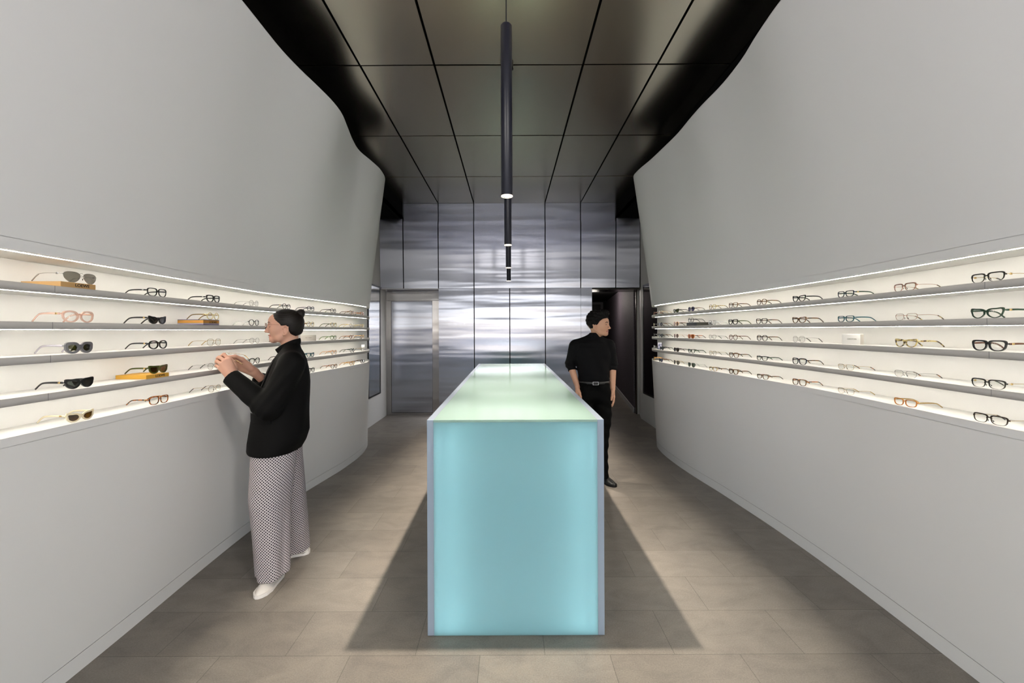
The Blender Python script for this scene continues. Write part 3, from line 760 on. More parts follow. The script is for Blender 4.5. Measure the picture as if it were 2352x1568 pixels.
# look | style | frame | lens | accent | temple | tip | lift
LT = [[
 ('silver rimless-look aviator sunglasses', 'avia', 'silver', 'fade', 'silver', None, None, .021), ('black rounded-rectangle eyeglasses', 'square', 'black', 'clear', 'silver', None, None, 0),
 ('thick black square eyeglasses', 'thick', 'black', 'clear', 'silver', None, None, 0), ('thin silver wire eyeglasses', 'wire', 'silver', 'clear', None, None, None, 0),
 ('black pantos eyeglasses', 'pantos', 'black', 'clear', 'gold', None, None, 0), ('dark grey pantos eyeglasses', 'pantos', 'navy', 'clear', 'silver', None, None, 0),
 ('black round eyeglasses', 'round', 'black', 'clear', 'silver', None, None, 0), ('dark tortoise eyeglasses', 'pantos', 'dtort', 'clear', None, None, None, 0), ('brown tortoise eyeglasses', 'square', 'tort', 'clear', None, None, None, 0)],
 [('clear pink oversized eyeglasses', 'bigoval', 'pink', 'clear', 'gold', None, None, 0), ('black cat-eye sunglasses', 'catsun', 'black', 'grey', 'gold', None, None, 0),
 ('pale gold hexagonal eyeglasses', 'hexa', 'yellow', 'clear', 'gold', 'gold', None, .032), ('black pantos eyeglasses with thin pale temples', 'pantos', 'black', 'clear', None, 'crystal', None, 0),
 None, ('honey pantos eyeglasses', 'pantos', 'ltort', 'clear', 'gold', 'dtort', None, 0), ('olive tortoise pantos eyeglasses', 'pantos', 'ltort', 'clear', None, 'olive', None, 0),
 ('pale crystal eyeglasses', 'pantos', 'crystal', 'clear', 'gold', 'yellow', None, 0), ('pale yellow eyeglasses', 'square', 'yellow', 'clear', None, None, None, 0)],
 [('chunky grey sunglasses with olive lenses', 'chunky', 'grey', 'mirror', None, 'lilac', None, 0), ('black octagonal eyeglasses', 'octo', 'black', 'clear', 'gold', None, None, 0),
 ('large thin gold wire eyeglasses', 'wgeo', 'gold', 'clear', None, None, None, 0), ('fine silver wire eyeglasses', 'wire', 'silver', 'clear', None, None, None, 0),
 ('gunmetal wire eyeglasses', 'wire', 'gun', 'clear', None, None, None, 0), None, ('green pantos eyeglasses', 'pantos', 'green', 'clear', None, None, None, 0),
 ('brown tortoise pantos eyeglasses', 'pantos', 'tort', 'clear', None, None, None, 0), ('amber round eyeglasses', 'round', 'honey', 'clear', None, None, None, 0)],
 [('black rectangular sunglasses with gold hinge', 'shades', 'black', 'grey', 'gold', None, None, 0), ('dark green rectangular sunglasses', 'shades', 'olive', 'brown', 'gold', None, None, .020),
 ('rimless-look silver eyeglasses', 'wire', 'silver', 'clear', None, None, 'black', 0), ('black-topped pantos eyeglasses', 'pantos', 'black', 'clear', None, 'silver', None, 0),
 ('thin crystal eyeglasses', 'pantos', 'crystal', 'clear', None, 'gun', None, 0), ('blue-black cat-eye eyeglasses', 'cat', 'teal', 'clear', None, None, None, 0),
 ('peach pantos eyeglasses', 'pantos', 'peach', 'clear', None, None, None, 0), ('dark green round eyeglasses', 'round', 'dgreen', 'clear', None, None, None, 0), ('fine gold wire eyeglasses', 'wire', 'gold', 'clear', None, None, 'black', 0)],
 [('cream cat-eye sunglasses with brown lenses', 'catsun', 'cream', 'brown', 'gold', None, None, 0), ('red-brown tortoise square eyeglasses', 'square', 'tort', 'clear', 'gold', None, None, 0),
 ('thin bronze round wire eyeglasses', 'wire', 'gold', 'clear', None, None, 'gun', 0), None, None, ('black pantos eyeglasses', 'pantos', 'black', 'clear', None, None, None, 0),
 ('brown pantos eyeglasses', 'pantos', 'dtort', 'clear', None, 'tort', None, 0), ('orange tortoise pantos eyeglasses', 'pantos', 'honey', 'clear', None, None, None, 0), ('black square eyeglasses', 'square', 'black', 'clear', None, 'dtort', None, 0)]]
RT = [[
 ('gunmetal browline eyeglasses', 'brow', 'gun', 'clear', 'gold', 'gold', 'gun', 0), ('rose gold half-rim eyeglasses', 'brow', 'rose', 'clear', None, 'rose', 'ltort', 0),
 ('slim charcoal rectangular eyeglasses', 'rect', 'navy', 'clear', 'gold', 'dgreen', None, 0), ('black cat-eye eyeglasses', 'cat', 'black', 'clear', None, None, None, 0),
 ('tortoise pantos eyeglasses', 'pantos', 'dtort', 'clear', None, None, None, 0), ('bronze square eyeglasses', 'square', 'dtort', 'clear', None, None, None, 0),
 ('pale browline eyeglasses', 'pantos', 'ltort', 'clear', None, None, None, 0), ('violet-lens black sunglasses', 'pantos', 'black', 'violet', None, 'dtort', None, 0),
 ('green-lens cat-eye sunglasses', 'cat', 'black', 'green', None, None, None, 0), ('pale wire eyeglasses', 'wire', 'gold', 'clear', None, None, None, 0), ('dark round sunglasses', 'thick', 'brown', 'dark', None, None, None, 0)],
 [('dark olive oval eyeglasses', 'cat', 'dgreen', 'clear', 'gold', None, None, 0), ('thin rose gold rectangular eyeglasses', 'wrect', 'rose', 'clear', None, None, 'ltort', 0),
 ('dark teal oval eyeglasses', 'rect', 'teal', 'clear', None, None, None, 0), ('black and tortoise cat-eye eyeglasses', 'cat', 'dtort', 'clear', None, 'dtort', None, 0),
 ('charcoal square eyeglasses', 'square', 'black', 'clear', None, 'dtort', None, 0), ('thick black aviator-shaped eyeglasses', 'thick', 'black', 'clear', None, 'olive', None, 0),
 ('clear crystal square eyeglasses', 'square', 'crystal', 'clear', None, None, None, 0), ('black round eyeglasses on a dark box', 'round', 'black', 'clear', None, None, None, .030),
 ('honey pantos eyeglasses', 'pantos', 'peach', 'rose', None, 'dtort', None, 0), ('dark round sunglasses', 'round', 'black', 'dark', None, 'dtort', None, 0), ('small cream sunglasses', 'oval', 'cream', 'dark', None, 'black', None, 0)],
 [('thick black rectangular eyeglasses with brown temples', 'thick', 'black', 'clear', 'gold', 'brown', None, 0), ('black-yellow tortoise cat-eye eyeglasses', 'cat', 'ltort', 'clear', 'gold', None, None, 0),
 None, ('silver wire eyeglasses', 'wgeo', 'silver', 'clear', None, None, 'gun', 0), ('black pantos eyeglasses', 'pantos', 'black', 'clear', None, 'dtort', None, 0),
 ('red-brown round eyeglasses', 'round', 'brown', 'clear', None, None, None, 0), ('silver geometric wire eyeglasses', 'wgeo', 'gun', 'clear', None, None, None, 0), ('amber-lens sunglasses', 'square', 'orange', 'amber', None, 'tort', None, 0),
 ('rose-lens wire sunglasses', 'wire', 'rose', 'rose', None, None, None, 0), ('dark green sunglasses', 'cat', 'dgreen', 'dark', None, 'dtort', None, 0), ('small black eyeglasses', 'thick', 'black', 'clear', None, None, None, 0)],
 [('gunmetal rectangular browline eyeglasses', 'brow', 'gun', 'clear', 'gold', 'gold', 'gun', 0), ('silver rectangular wire eyeglasses', 'wrect', 'silver', 'clear', None, None, 'tort', 0),
 ('gold rectangular wire eyeglasses', 'wrect', 'gold', 'clear', None, None, 'tort', 0), ('large black square eyeglasses', 'square', 'navy', 'clear', None, 'dtort', None, 0),
 ('slim black rectangular eyeglasses', 'rect', 'black', 'clear', None, 'dgreen', None, 0), ('dark brown square eyeglasses', 'square', 'dtort', 'clear', None, None, None, 0),
 ('gold wire square eyeglasses', 'wgeo', 'gold', 'clear', None, 'gold', 'gun', 0), ('dark green cat-eye eyeglasses', 'cat', 'dgreen', 'clear', None, None, None, 0),
 ('brown-lens square sunglasses', 'square', 'black', 'brown', None, 'dbrown', None, 0), ('yellow-lens black sunglasses', 'cat', 'black', 'green', None, None, None, 0), ('small clear eyeglasses', 'thick', 'crystal', 'clear', None, 'black', None, 0)],
 [('dark rectangular half-rim eyeglasses', 'brow', 'dbrown', 'clear', None, 'gold', 'gun', 0), ('slim copper rectangular eyeglasses', 'rect', 'orange', 'clear', None, 'gold', 'brown', 0),
 ('pale gold fine wire eyeglasses', 'wrect', 'gold', 'clear', None, None, 'gold', 0), ('dark tortoise rectangular eyeglasses', 'square', 'dtort', 'clear', None, 'tort', None, 0),
 ('thin brown rectangular eyeglasses', 'rect', 'dtort', 'clear', None, None, None, 0), ('thick tortoise square eyeglasses', 'thick', 'dtort', 'clear', None, 'dtort', None, 0),
 ('thin bronze rectangular eyeglasses', 'rect', 'ltort', 'clear', None, 'dtort', None, 0), ('sage-lens aviator sunglasses', 'avia', 'silver', 'sage', None, None, None, 0),
 ('brown-lens aviator sunglasses', 'avia', 'gold', 'fade', None, None, None, 0), ('blue-lens black sunglasses', 'cat', 'black', 'blue', None, 'dtort', None, 0), ('orange tortoise sunglasses', 'cat', 'honey', 'brown', None, None, None, 0)]]
ORD = ['first', 'second', 'third', 'fourth', 'fifth', 'sixth', 'seventh', 'eighth', 'ninth', 'tenth', 'eleventh']
CY_ = 0
for side, TT, YY in ((-1, LT, LY), (1, RT, RY_)):
    for lv in range(5):
        z, ln = LEV[lv]; cnt = 0
        for j, e in enumerate(TT[lv]):
            if e is None: continue
            look, st, fm, le, acc, tm, tip, lift = e
            y = YY[lv][j]
            x = xat(side, z, y) + side * .016
            label = '%s, %s from the near end of the %s wall\'s %s' % (look, ORD[cnt], SN[side], ln)
            cnt += 1
            if len(label.split()) > 16: label = label.replace('the near end of ', '').replace(' from the ', ' along the ')
            kind = 'sunglasses' if 'sunglasses' in look else 'eyeglasses'
            far = y > 3.9
            # faces straight out of the niche, following the curve of the wall
            dx = (xat(side, z, min(y + .05, 5.2)) - xat(side, z, y - .05)) / (min(y + .05, 5.2) - y + .05)
            rz = -side * PI / 2 + math.atan(-dx) + random.uniform(-.03, .03)
            a = acc if not far else None
            r = make_glasses(kind, label, st, fm, le, (x, y, z + lift + .0004), rz, a, tm, far, group='eyewear on the %s wall\'s %s' % (SN[side], ln), tip=tip,
                             sc=1.12 if st in ('avia',) else (1.06 if 'arge' in look or 'oversized' in look else 1.0))

# ------------------------------------------------------------------ boxes and cards on the shelves
def text_mesh(body, size, m, parent, loc, rot, name='lettering', depth=.0003, sx=1.0, wt=0.0):
    cu = bpy.data.curves.new('t', 'FONT'); cu.body = body; cu.size = size; cu.align_x = 'CENTER'; cu.align_y = 'CENTER'; cu.extrude = depth; cu.offset = wt
    o = bpy.data.objects.new('t', cu); C.objects.link(o)
    dg = bpy.context.evaluated_depsgraph_get()
    me = bpy.data.meshes.new_from_object(o.evaluated_get(dg)); bpy.data.objects.remove(o)
    me.materials.clear(); me.materials.append(m)
    n = bpy.data.objects.new(name, me); n.location = loc; n.rotation_euler = rot; n.scale = (sx, 1, 1); n.parent = parent; C.objects.link(n)
    return n
M_ink = mat('black_ink', (.008, .008, .008, 1), .5)
def display_box(label, loc, L, D, H, m, mt, txt=True, stripes=None, rz=PI / 2, group=None):
    """L along the wall, D into the niche; front face looks into the room"""
    r = empty('display_box', loc, rz); tag(r, label, 'display box', group)
    if stripes:
        n = len(stripes); 
        for i, sm in enumerate(stripes):
            obj('stripe' if 0 < i < n - 1 else 'box_edge', MB().box(-L / 2, L / 2, 0, D, H * i / n, H * (i + 1) / n), sm, r)
    else:
        obj('box', MB().rbox(-L / 2, L / 2, 0, D, 0, H, .001), m, r)
    if txt: text_mesh('LOEWE', .019 if H > .025 else .017, M_ink, r, (L * .10, -.0004, H * .5), (PI / 2, 0, 0), wt=.0003)
    return r
M_bx = mat('box_tan', (.50, .30, .12, 1), .55); M_bx2 = mat('box_yellow', (.66, .36, .05, 1), .5)
display_box('flat tan box lettered LOEWE under the aviator sunglasses on the left wall\'s top shelf', (xat(-1, 1.676, 1.66) - .004, 1.665, 1.6762), .135, .155, .0205, M_bx, None, rz=PI / 2)
st_ = [mat('stripe_navy', (.06, .05, .12, 1), .5), mat('stripe_lilac', (.42, .38, .48, 1), .5), mat('stripe_brown', (.22, .12, .06, 1), .5), M_bx2, mat('stripe_rust', (.40, .14, .04, 1), .5), M_bx2, mat('stripe_navy', (.06, .05, .12, 1), .5)]
display_box('flat striped box lettered LOEWE on the left wall\'s second shelf', (xat(-1, 1.538, 2.47) - .004, 2.47, 1.5382), .130, .15, .0315, M_bx, None, stripes=st_)
display_box('flat yellow box lettered LOEWE under green sunglasses on the left wall\'s fourth shelf', (xat(-1, 1.268, 2.08) - .004, 2.085, 1.2682), .135, .15, .0195, M_bx2, None)
# dark box on the right wall
r = empty('display_box', (xat(1, 1.538, 4.0) + .004, 4.00, 1.5382), -PI / 2)
tag(r, 'flat dark green-black box under round black eyeglasses on the right wall\'s second shelf', 'display box')
obj('box', MB().rbox(-.11, .11, 0, .15, 0, .029, .001), mat('box_dark', (.022, .022, .014, 1), .4), r)
# cards
M_card = mat('card_grey', (.42, .395, .35, 1), .6); M_acr = lens_mat('acrylic_block', (.93, .92, .90, 1), .05)
r = empty('name_card', (xat(-1, 1.412, 3.66) - .05, 3.70, 1.4122), PI / 2 - .55)
tag(r, 'small grey name card with faint lettering standing on the left wall\'s third shelf', 'card')
obj('card', MB().rbox(-.075, .075, 0, .006, 0, .052, .0008), M_card, r)
mb = MB()
for a, b in ((-.028, -.014), (-.008, -.002), (.004, .030)): mb.box(a, b, -.0006, .0001, .025, .0285)
obj('lettering', mb, mat('faint_ink', (.18, .165, .13, 1), .6), r)
r = empty('sign_block', (xat(1, 1.412, 2.31) + .035, 2.30, 1.4122), -PI / 2 + .12)
tag(r, 'clear acrylic block sign lettered OROTON on the right wall\'s third shelf', 'sign')
M_acw = mat('acrylic_white', (.80, .785, .74, 1), .2)
obj('block', MB().rbox(-.055, .055, 0, .018, 0, .058, .001), M_acw, r)
obj('edge', MB().box(.0535, .0556, -.0006, .0185, .002, .0575), mat('acrylic_edge', (.45, .42, .37, 1), .3), r)
text_mesh('OROTON', .0125, mat('grey_ink', (.22, .20, .15, 1), .5), r, (.004, -.0003, .030), (PI / 2, 0, 0), wt=-.0001)
# white cube on the left fourth shelf, picture card on the right fourth shelf
r = empty('display_cube', (xat(-1, 1.268, 4.86) - .06, 4.90, 1.2682), .3)
tag(r, 'small white display cube at the far end of the left wall\'s fourth shelf', 'cube')
obj('stand', MB().rbox(-.014, .014, -.014, .014, 0, .030, .002), M_niche, r); obj('cube', MB().rbox(-.020, .020, -.020, .020, .0302, .066, .004), mat('pearl', (.8, .76, .72, 1), .25), r)
r = empty('picture_card', (xat(1, 1.268, 4.83) + .055, 4.86, 1.2682), -PI / 2 + .5)
tag(r, 'small picture card in dark frame behind yellow-lens sunglasses on the right wall\'s fourth shelf', 'card')
obj('frame', MB().rbox(-.034, .034, 0, .008, .0, .084, .001), M_frameblk, r)
mc = mat('card_picture', (.5, .5, .6, 1), .4); T = NT(mc); nz = T.new('ShaderNodeTexNoise'); nz.inputs['Scale'].default_value = 30
T.link(T.coords(), nz.inputs['Vector']); rr = T.ramp(nz.outputs[0], [(.35, (.06, .07, .20, 1)), (.6, (.75, .76, .85, 1))]); T.link(rr.outputs[0], T.b.inputs['Base Color'])
obj('picture', MB().box(-.026, .032, -.0008, .0004, .006, .080), mc, r)

# ------------------------------------------------------------------ people: signed-distance bodies turned into one surface
def surf_nets(fn, lo, hi, h):
    n = [int(math.ceil((hi[i] - lo[i]) / h)) + 1 for i in range(3)]
    ax = [lo[i] + h * np.arange(n[i]) for i in range(3)]
    Xg, Yg, Zg = np.meshgrid(*ax, indexing='ij')
    D = fn(Xg, Yg, Zg)
    ins = D < 0
    c = [(i, j, k) for i in (0, 1) for j in (0, 1) for k in (0, 1)]
    sh = tuple(m - 1 for m in n)
    cnt = np.zeros(sh, int)
    for i, j, k in c: cnt += ins[i:i + sh[0], j:j + sh[1], k:k + sh[2]]
    act = (cnt > 0) & (cnt < 8)
    idx = -np.ones(sh, int); ids = np.argwhere(act); idx[act] = np.arange(len(ids))
    P = np.zeros((len(ids), 3)); W = np.zeros(len(ids))
    corners = {q: D[ids[:, 0] + q[0], ids[:, 1] + q[1], ids[:, 2] + q[2]] for q in c}
    for a in c:
        for b in c:
            if sum(abs(a[i] - b[i]) for i in range(3)) != 1 or a > b: continue
            da, db = corners[a], corners[b]; m = (da < 0) != (db < 0)
            t = np.where(m, da / np.where(m, da - db, 1), 0)
            for ax_ in range(3):
                P[:, ax_] += np.where(m, a[ax_] + t * (b[ax_] - a[ax_]), 0)
            W += m
    P = (P / W[:, None] + ids) * h + np.array(lo)
    F = []
    for a in range(3):
        b, d = (a + 1) % 3, (a + 2) % 3
        s0 = [slice(1, sh[0]), slice(1, sh[1]), slice(1, sh[2])]
        sA = list(s0); sA[a] = slice(0, sh[a]); sB = list(sA); sB[a] = slice(1, sh[a] + 1)
        A, B = ins[tuple(sA)], ins[tuple(sB)]
        e = np.argwhere(A != B)
        if not len(e): continue
        off = np.array([1, 1, 1]); off[a] = 0; g = e + off
        def q(db_, dd_):
            x = g.copy(); x[:, b] -= db_; x[:, d] -= dd_; return idx[x[:, 0], x[:, 1], x[:, 2]]
        quad = np.stack([q(0, 0), q(1, 0), q(1, 1), q(0, 1)], 1)
        fl = A[tuple(e.T)]
        quad[~fl] = quad[~fl][:, ::-1]
        F.append(quad)
    F = np.concatenate(F); F = F[(F >= 0).all(1)]
    return P, F
def smin(a, b, k):
    if k <= 0: return np.minimum(a, b)
    h = np.clip(.5 + .5 * (b - a) / k, 0, 1); return b * (1 - h) + a * h - k * h * (1 - h)
def smax(a, b, k): return -smin(-a, -b, k)
def ell(c, r, rot=None):
    def f(x, y, z):
        x, y, z = x - c[0], y - c[1], z - c[2]
        if rot is not None:
            M = rot; x, y, z = (M[0][0] * x + M[0][1] * y + M[0][2] * z, M[1][0] * x + M[1][1] * y + M[1][2] * z, M[2][0] * x + M[2][1] * y + M[2][2] * z)
        k0 = np.sqrt((x / r[0]) ** 2 + (y / r[1]) ** 2 + (z / r[2]) ** 2) + 1e-9
        k1 = np.sqrt((x / r[0] ** 2) ** 2 + (y / r[1] ** 2) ** 2 + (z / r[2] ** 2) ** 2) + 1e-9
        return k0 * (k0 - 1) / k1
    return f
def cone(a, b, ra, rb, clip=None):
    a, b = np.array(a, float), np.array(b, float); d = b - a; L2 = (d * d).sum()
    def f(x, y, z):
        t0 = ((x - a[0]) * d[0] + (y - a[1]) * d[1] + (z - a[2]) * d[2]) / L2; t = np.clip(t0, 0, 1)
        q = np.sqrt((x - a[0] - t * d[0]) ** 2 + (y - a[1] - t * d[1]) ** 2 + (z - a[2] - t * d[2]) ** 2) - (ra + (rb - ra) * t)
        if clip is not None: q = np.maximum(q, (t0 - clip) * math.sqrt(L2))
        return q
    return f
def chain(pts, rs, k=.006):
    fs = [cone(pts[i], pts[i + 1], rs[i], rs[i + 1]) for i in range(len(pts) - 1)]
    return union(fs, k)
def union(fs, k=.01):
    def f(x, y, z):
        d = fs[0](x, y, z)
        for g_ in fs[1:]: d = smin(d, g_(x, y, z), k)
        return d
    return f
def stack(tab, top=None, bot=None, warp=None, pw=2.0):
    """elliptic sections: rows of (z, cu, cv, a, b)"""
    T_ = sorted(tab); zz = [r[0] for r in T_]
    def f(x, y, z):
        cu, cv, a, b = [np.interp(z, zz, [r[i] for r in T_]) for i in (1, 2, 3, 4)]
        r = ((np.abs(x - cu) / a) ** pw + (np.abs(y - cv) / b) ** pw) ** (1 / pw)
        d = (r - 1) * np.minimum(a, b) * .9
        if warp: d = d + warp(x - cu, y - cv, z)
        lo_, hi_ = zz[0] if bot is None else bot, zz[-1] if top is None else top
        return np.maximum(d, np.maximum(lo_ - z, z - hi_))
    return f
def place(fn, org, yaw=0.0, pitch=0.0, sc=1.0):
    """move a head-local shape into the person's frame"""
    cy_, sy_ = math.cos(yaw), math.sin(yaw); cp, sp = math.cos(pitch), math.sin(pitch)
    def f(x, y, z):
        x, y, z = (x - org[0]) / sc, (y - org[1]) / sc, (z - org[2]) / sc
        x, y = cy_ * x + sy_ * y, -sy_ * x + cy_ * y
        x, z = cp * x + sp * z, -sp * x + cp * z
        return fn(x, y, z) * sc
    return f
def sdf_obj(name, pieces, m, parent, flat=None):
    """pieces: list of (fn, lo, hi, h); all go into one mesh"""
    V, Fq, b = [], [], 0
    for fn, lo, hi, h in pieces:
        P, F = surf_nets(fn, lo, hi, h)
        V.append(P); Fq.append(F + b); b += len(P)
    V = np.concatenate(V); Fq = np.concatenate(Fq)
    me = bpy.data.meshes.new(name); me.from_pydata(V.tolist(), [], Fq.tolist()); me.update()
    for p in me.polygons: p.use_smooth = True
    for q in (m if isinstance(m, (list, tuple)) else [m]): me.materials.append(q)
    o = bpy.data.objects.new(name, me); o.parent = parent; C.objects.link(o)
    return o

M_skin = mat('skin_light', (.54, .30, .215, 1), .48, spec=.35)
M_skin.node_tree.nodes['Principled BSDF'].inputs['Subsurface Weight'].default_value = .12
M_skin.node_tree.nodes['Principled BSDF'].inputs['Subsurface Radius'].default_value = (.01, .004, .002)
M_skin2 = mat('skin_warm', (.52, .29, .19, 1), .5, spec=.35)
M_lip = mat('lips', (.46, .20, .16, 1), .4)
M_hair = mat('hair_dark_brown', (.006, .004, .003, 1), .45, spec=.22)
T = NT(M_hair); wv = T.new('ShaderNodeTexNoise'); wv.inputs['Scale'].default_value = 60; wv.inputs['Detail'].default_value = 3
T.link(T.coords('Object', (.35, 6, 6)), wv.inputs['Vector']); bp = T.new('ShaderNodeBump'); bp.inputs['Strength'].default_value = .5; bp.inputs['Distance'].default_value = .002
T.link(wv.outputs[0], bp.inputs['Height']); T.link(bp.outputs[0], T.b.inputs['Normal'])
M_hair2 = mat('hair_black', (.003, .0025, .0025, 1), .7, spec=.12)
T = NT(M_hair2); wv = T.new('ShaderNodeTexNoise'); wv.inputs['Scale'].default_value = 90; wv.inputs['Detail'].default_value = 3
T.link(T.coords('Object', (1, 1, .3)), wv.inputs['Vector']); bp = T.new('ShaderNodeBump'); bp.inputs['Strength'].default_value = .8; bp.inputs['Distance'].default_value = .004
T.link(wv.outputs[0], bp.inputs['Height']); T.link(bp.outputs[0], T.b.inputs['Normal'])
M_jacket = mat('black_wool', (.0018, .0017, .0017, 1), .75, spec=.12)
M_knit = mat('black_knit', (.0016, .0016, .0022, 1), .8, spec=.12)
M_trs = mat('black_trouser', (.0015, .0015, .0015, 1), .85, spec=.10)
M_shoeW = mat('white_leather', (.72, .68, .63, 1), .45)
M_shoeB = mat('black_leather', (.01, .01, .01, 1), .4)
# geometric print: white petals on near-black
M_print = mat('printed_cloth', (.5, .5, .5, 1), .75, spec=.2)
T = NT(M_print); uv = T.new('ShaderNodeUVMap'); sp_ = T.new('ShaderNodeSeparateXYZ'); T.link(uv.outputs[0], sp_.inputs[0])
def mth(op, a, b=None, c_=None):
    n_ = T.new('ShaderNodeMath', operation=op)
    for i, q in enumerate((a, b, c_)):
        if q is None: continue
        if isinstance(q, (int, float)): n_.inputs[i].default_value = q
        else: T.link(q, n_.inputs[i])
    return n_.outputs[0]
pu = mth('MULTIPLY', mth('ADD', sp_.outputs[0], sp_.outputs[1]), .7071); pv_ = mth('MULTIPLY', mth('SUBTRACT', sp_.outputs[0], sp_.outputs[1]), .7071)
fx = mth('FRACT', mth('DIVIDE', pu, .0118)); fy = mth('FRACT', mth('DIVIDE', pv_, .0118))
tot = None
for ox in (0, 1):
    for oy in (0, 1):
        dx_ = mth('SUBTRACT', fx, float(ox)); dy_ = mth('SUBTRACT', fy, float(oy))
        r_ = mth('SQRT', mth('ADD', mth('MULTIPLY', dx_, dx_), mth('MULTIPLY', dy_, dy_)))
        q_ = mth('LESS_THAN', r_, .698); tot = q_ if tot is None else mth('ADD', tot, q_)
pet = mth('GREATER_THAN', tot, 1.5)
mixc = T.new('ShaderNodeMix', data_type='RGBA'); mixc.inputs[6].default_value = (.018, .014, .022, 1); mixc.inputs[7].default_value = (.62, .57, .58, 1)
T.link(pet, mixc.inputs[0]); T.link(mixc.outputs[2], T.b.inputs['Base Color'])

def head_sdf(female=True, neck=True):
    w = 1.0 if female else 1.04
    fs = [ell((-.010, 0, .014), (.094, .074, .084)),
          ell((.030, 0, -.028), (.056, .058, .070)),
          cone((.064, 0, -.086), (.030, .034, -.078), .017, .017), cone((.064, 0, -.086), (.030, -.034, -.078), .017, .017),
          cone((.030, .034, -.078), (-.008, .050, -.050), .017, .018), cone((.030, -.034, -.078), (-.008, -.050, -.050), .017, .018),
          ell((.050, .034, -.026), (.030, .026, .030)), ell((.050, -.034, -.026), (.030, .026, .030)),
          ell((.060, 0, .028), (.030, .050, .036))]
    base = union(fs, .022)
    brow = union([cone((.083, .012, .012), (.070, .044, .014), .006, .005), cone((.083, -.012, .012), (.070, -.044, .014), .006, .005)], .006)
    nose = union([cone((.086, 0, .004), (.101, 0, -.032), .0065, .0085), ell((.103, 0, -.036), (.009, .009, .008)), ell((.091, .011, -.040), (.009, .007, .006)), ell((.091, -.011, -.040), (.009, .007, .006))], .007)
    sock = union([ell((.094, .031, -.002), (.016, .017, .011)), ell((.094, -.031, -.002), (.016, .017, .011))], .002)
    eyes = union([ell((.071, .031, -.004), (.013, .014, .012)), ell((.071, -.031, -.004), (.013, .014, .012))], .002)
    lips = union([ell((.083, 0, -.0605), (.010, .021, .0055)), ell((.079, 0, -.0725), (.0105, .018, .006))], .003)
    ear = []
    for s in (-1, 1):
        rim = chain([(.008, s * .069, -.020), (-.002, s * .078, -.006), (-.018, s * .082, -.012), (-.019, s * .080, -.034), (-.006, s * .073, -.056), (.004, s * .068, -.058)], [.004, .0045, .005, .0045, .0055, .005], .003)
        ear += [rim, ell((-.006, s * .072, -.030), (.013, .005, .024))]
    earu = union(ear, .003)
    chinb = ell((.067, 0, -.088), (.014, .018, .014))
    nk = union([cone((-.022, 0, -.06), (-.040, 0, -.24), .050, .056), cone((-.035, 0, -.20), (-.040, .06, -.25), .045, .04), cone((-.035, 0, -.20), (-.040, -.06, -.25), .045, .04)], .03)
    def f(x, y, z):
        d = base(x, y / w, z)
        d = smin(d, brow(x, y, z), .010)
        d = smax(d, -sock(x, y, z), .010)
        d = smin(d, eyes(x, y, z), .003)
        d = smin(d, nose(x, y, z), .010)
        d = smin(d, chinb(x, y, z), .012)
        lp = lips(x, y, z)
        d = smin(d, lp, .005)
        slit = ell((.093, 0, -.0665), (.012, .022, .0011))(x, y, z)
        d = smax(d, -slit, .0015)
        if neck: d = smin(d, nk(x, y, z), .020)
        d = smin(d, earu(x, y, z), .004)
        return d
    return f
_hs = {}
def face_x(female, y, z, out=0.0):
    f = _hs.setdefault(female, head_sdf(female, False)); a, b = 0.0, .13
    for _ in range(30):
        m_ = (a + b) / 2
        if float(f(np.array(m_), np.array(y), np.array(z))) < 0: a = m_
        else: b = m_
    return a + out
def face_line(female, pts, out): return [(face_x(female, y, z, out), y, z) for y, z in pts]
def lip_faces(o, org, yaw, sc=1.0, pitch=0.0):
    me = o.data; cyw, syw = math.cos(yaw), math.sin(yaw); cp, sp = math.cos(pitch), math.sin(pitch)
    for p in me.polygons:
        x, y, z = [(p.center[i] - org[i]) / sc for i in range(3)]
        x, y = cyw * x + syw * y, -syw * x + cyw * y
        x, z = cp * x + sp * z, -sp * x + cp * z
        if x > .066 and ((abs(y) / .0215) ** 2 + ((z + .0662) / .0118) ** 2) < 1 and x > .076 - .25 * abs(y): p.material_index = 1
def loc_pts(pts, org, yaw, pitch=0.0, sc=1.0):
    out = []
    for x, y, z in pts:
        x, z = math.cos(pitch) * x - math.sin(pitch) * z, math.sin(pitch) * x + math.cos(pitch) * z
        x, y = math.cos(yaw) * x - math.sin(yaw) * y, math.sin(yaw) * x + math.cos(yaw) * y
        out.append((x * sc + org[0], y * sc + org[1], z * sc + org[2]))
    return out

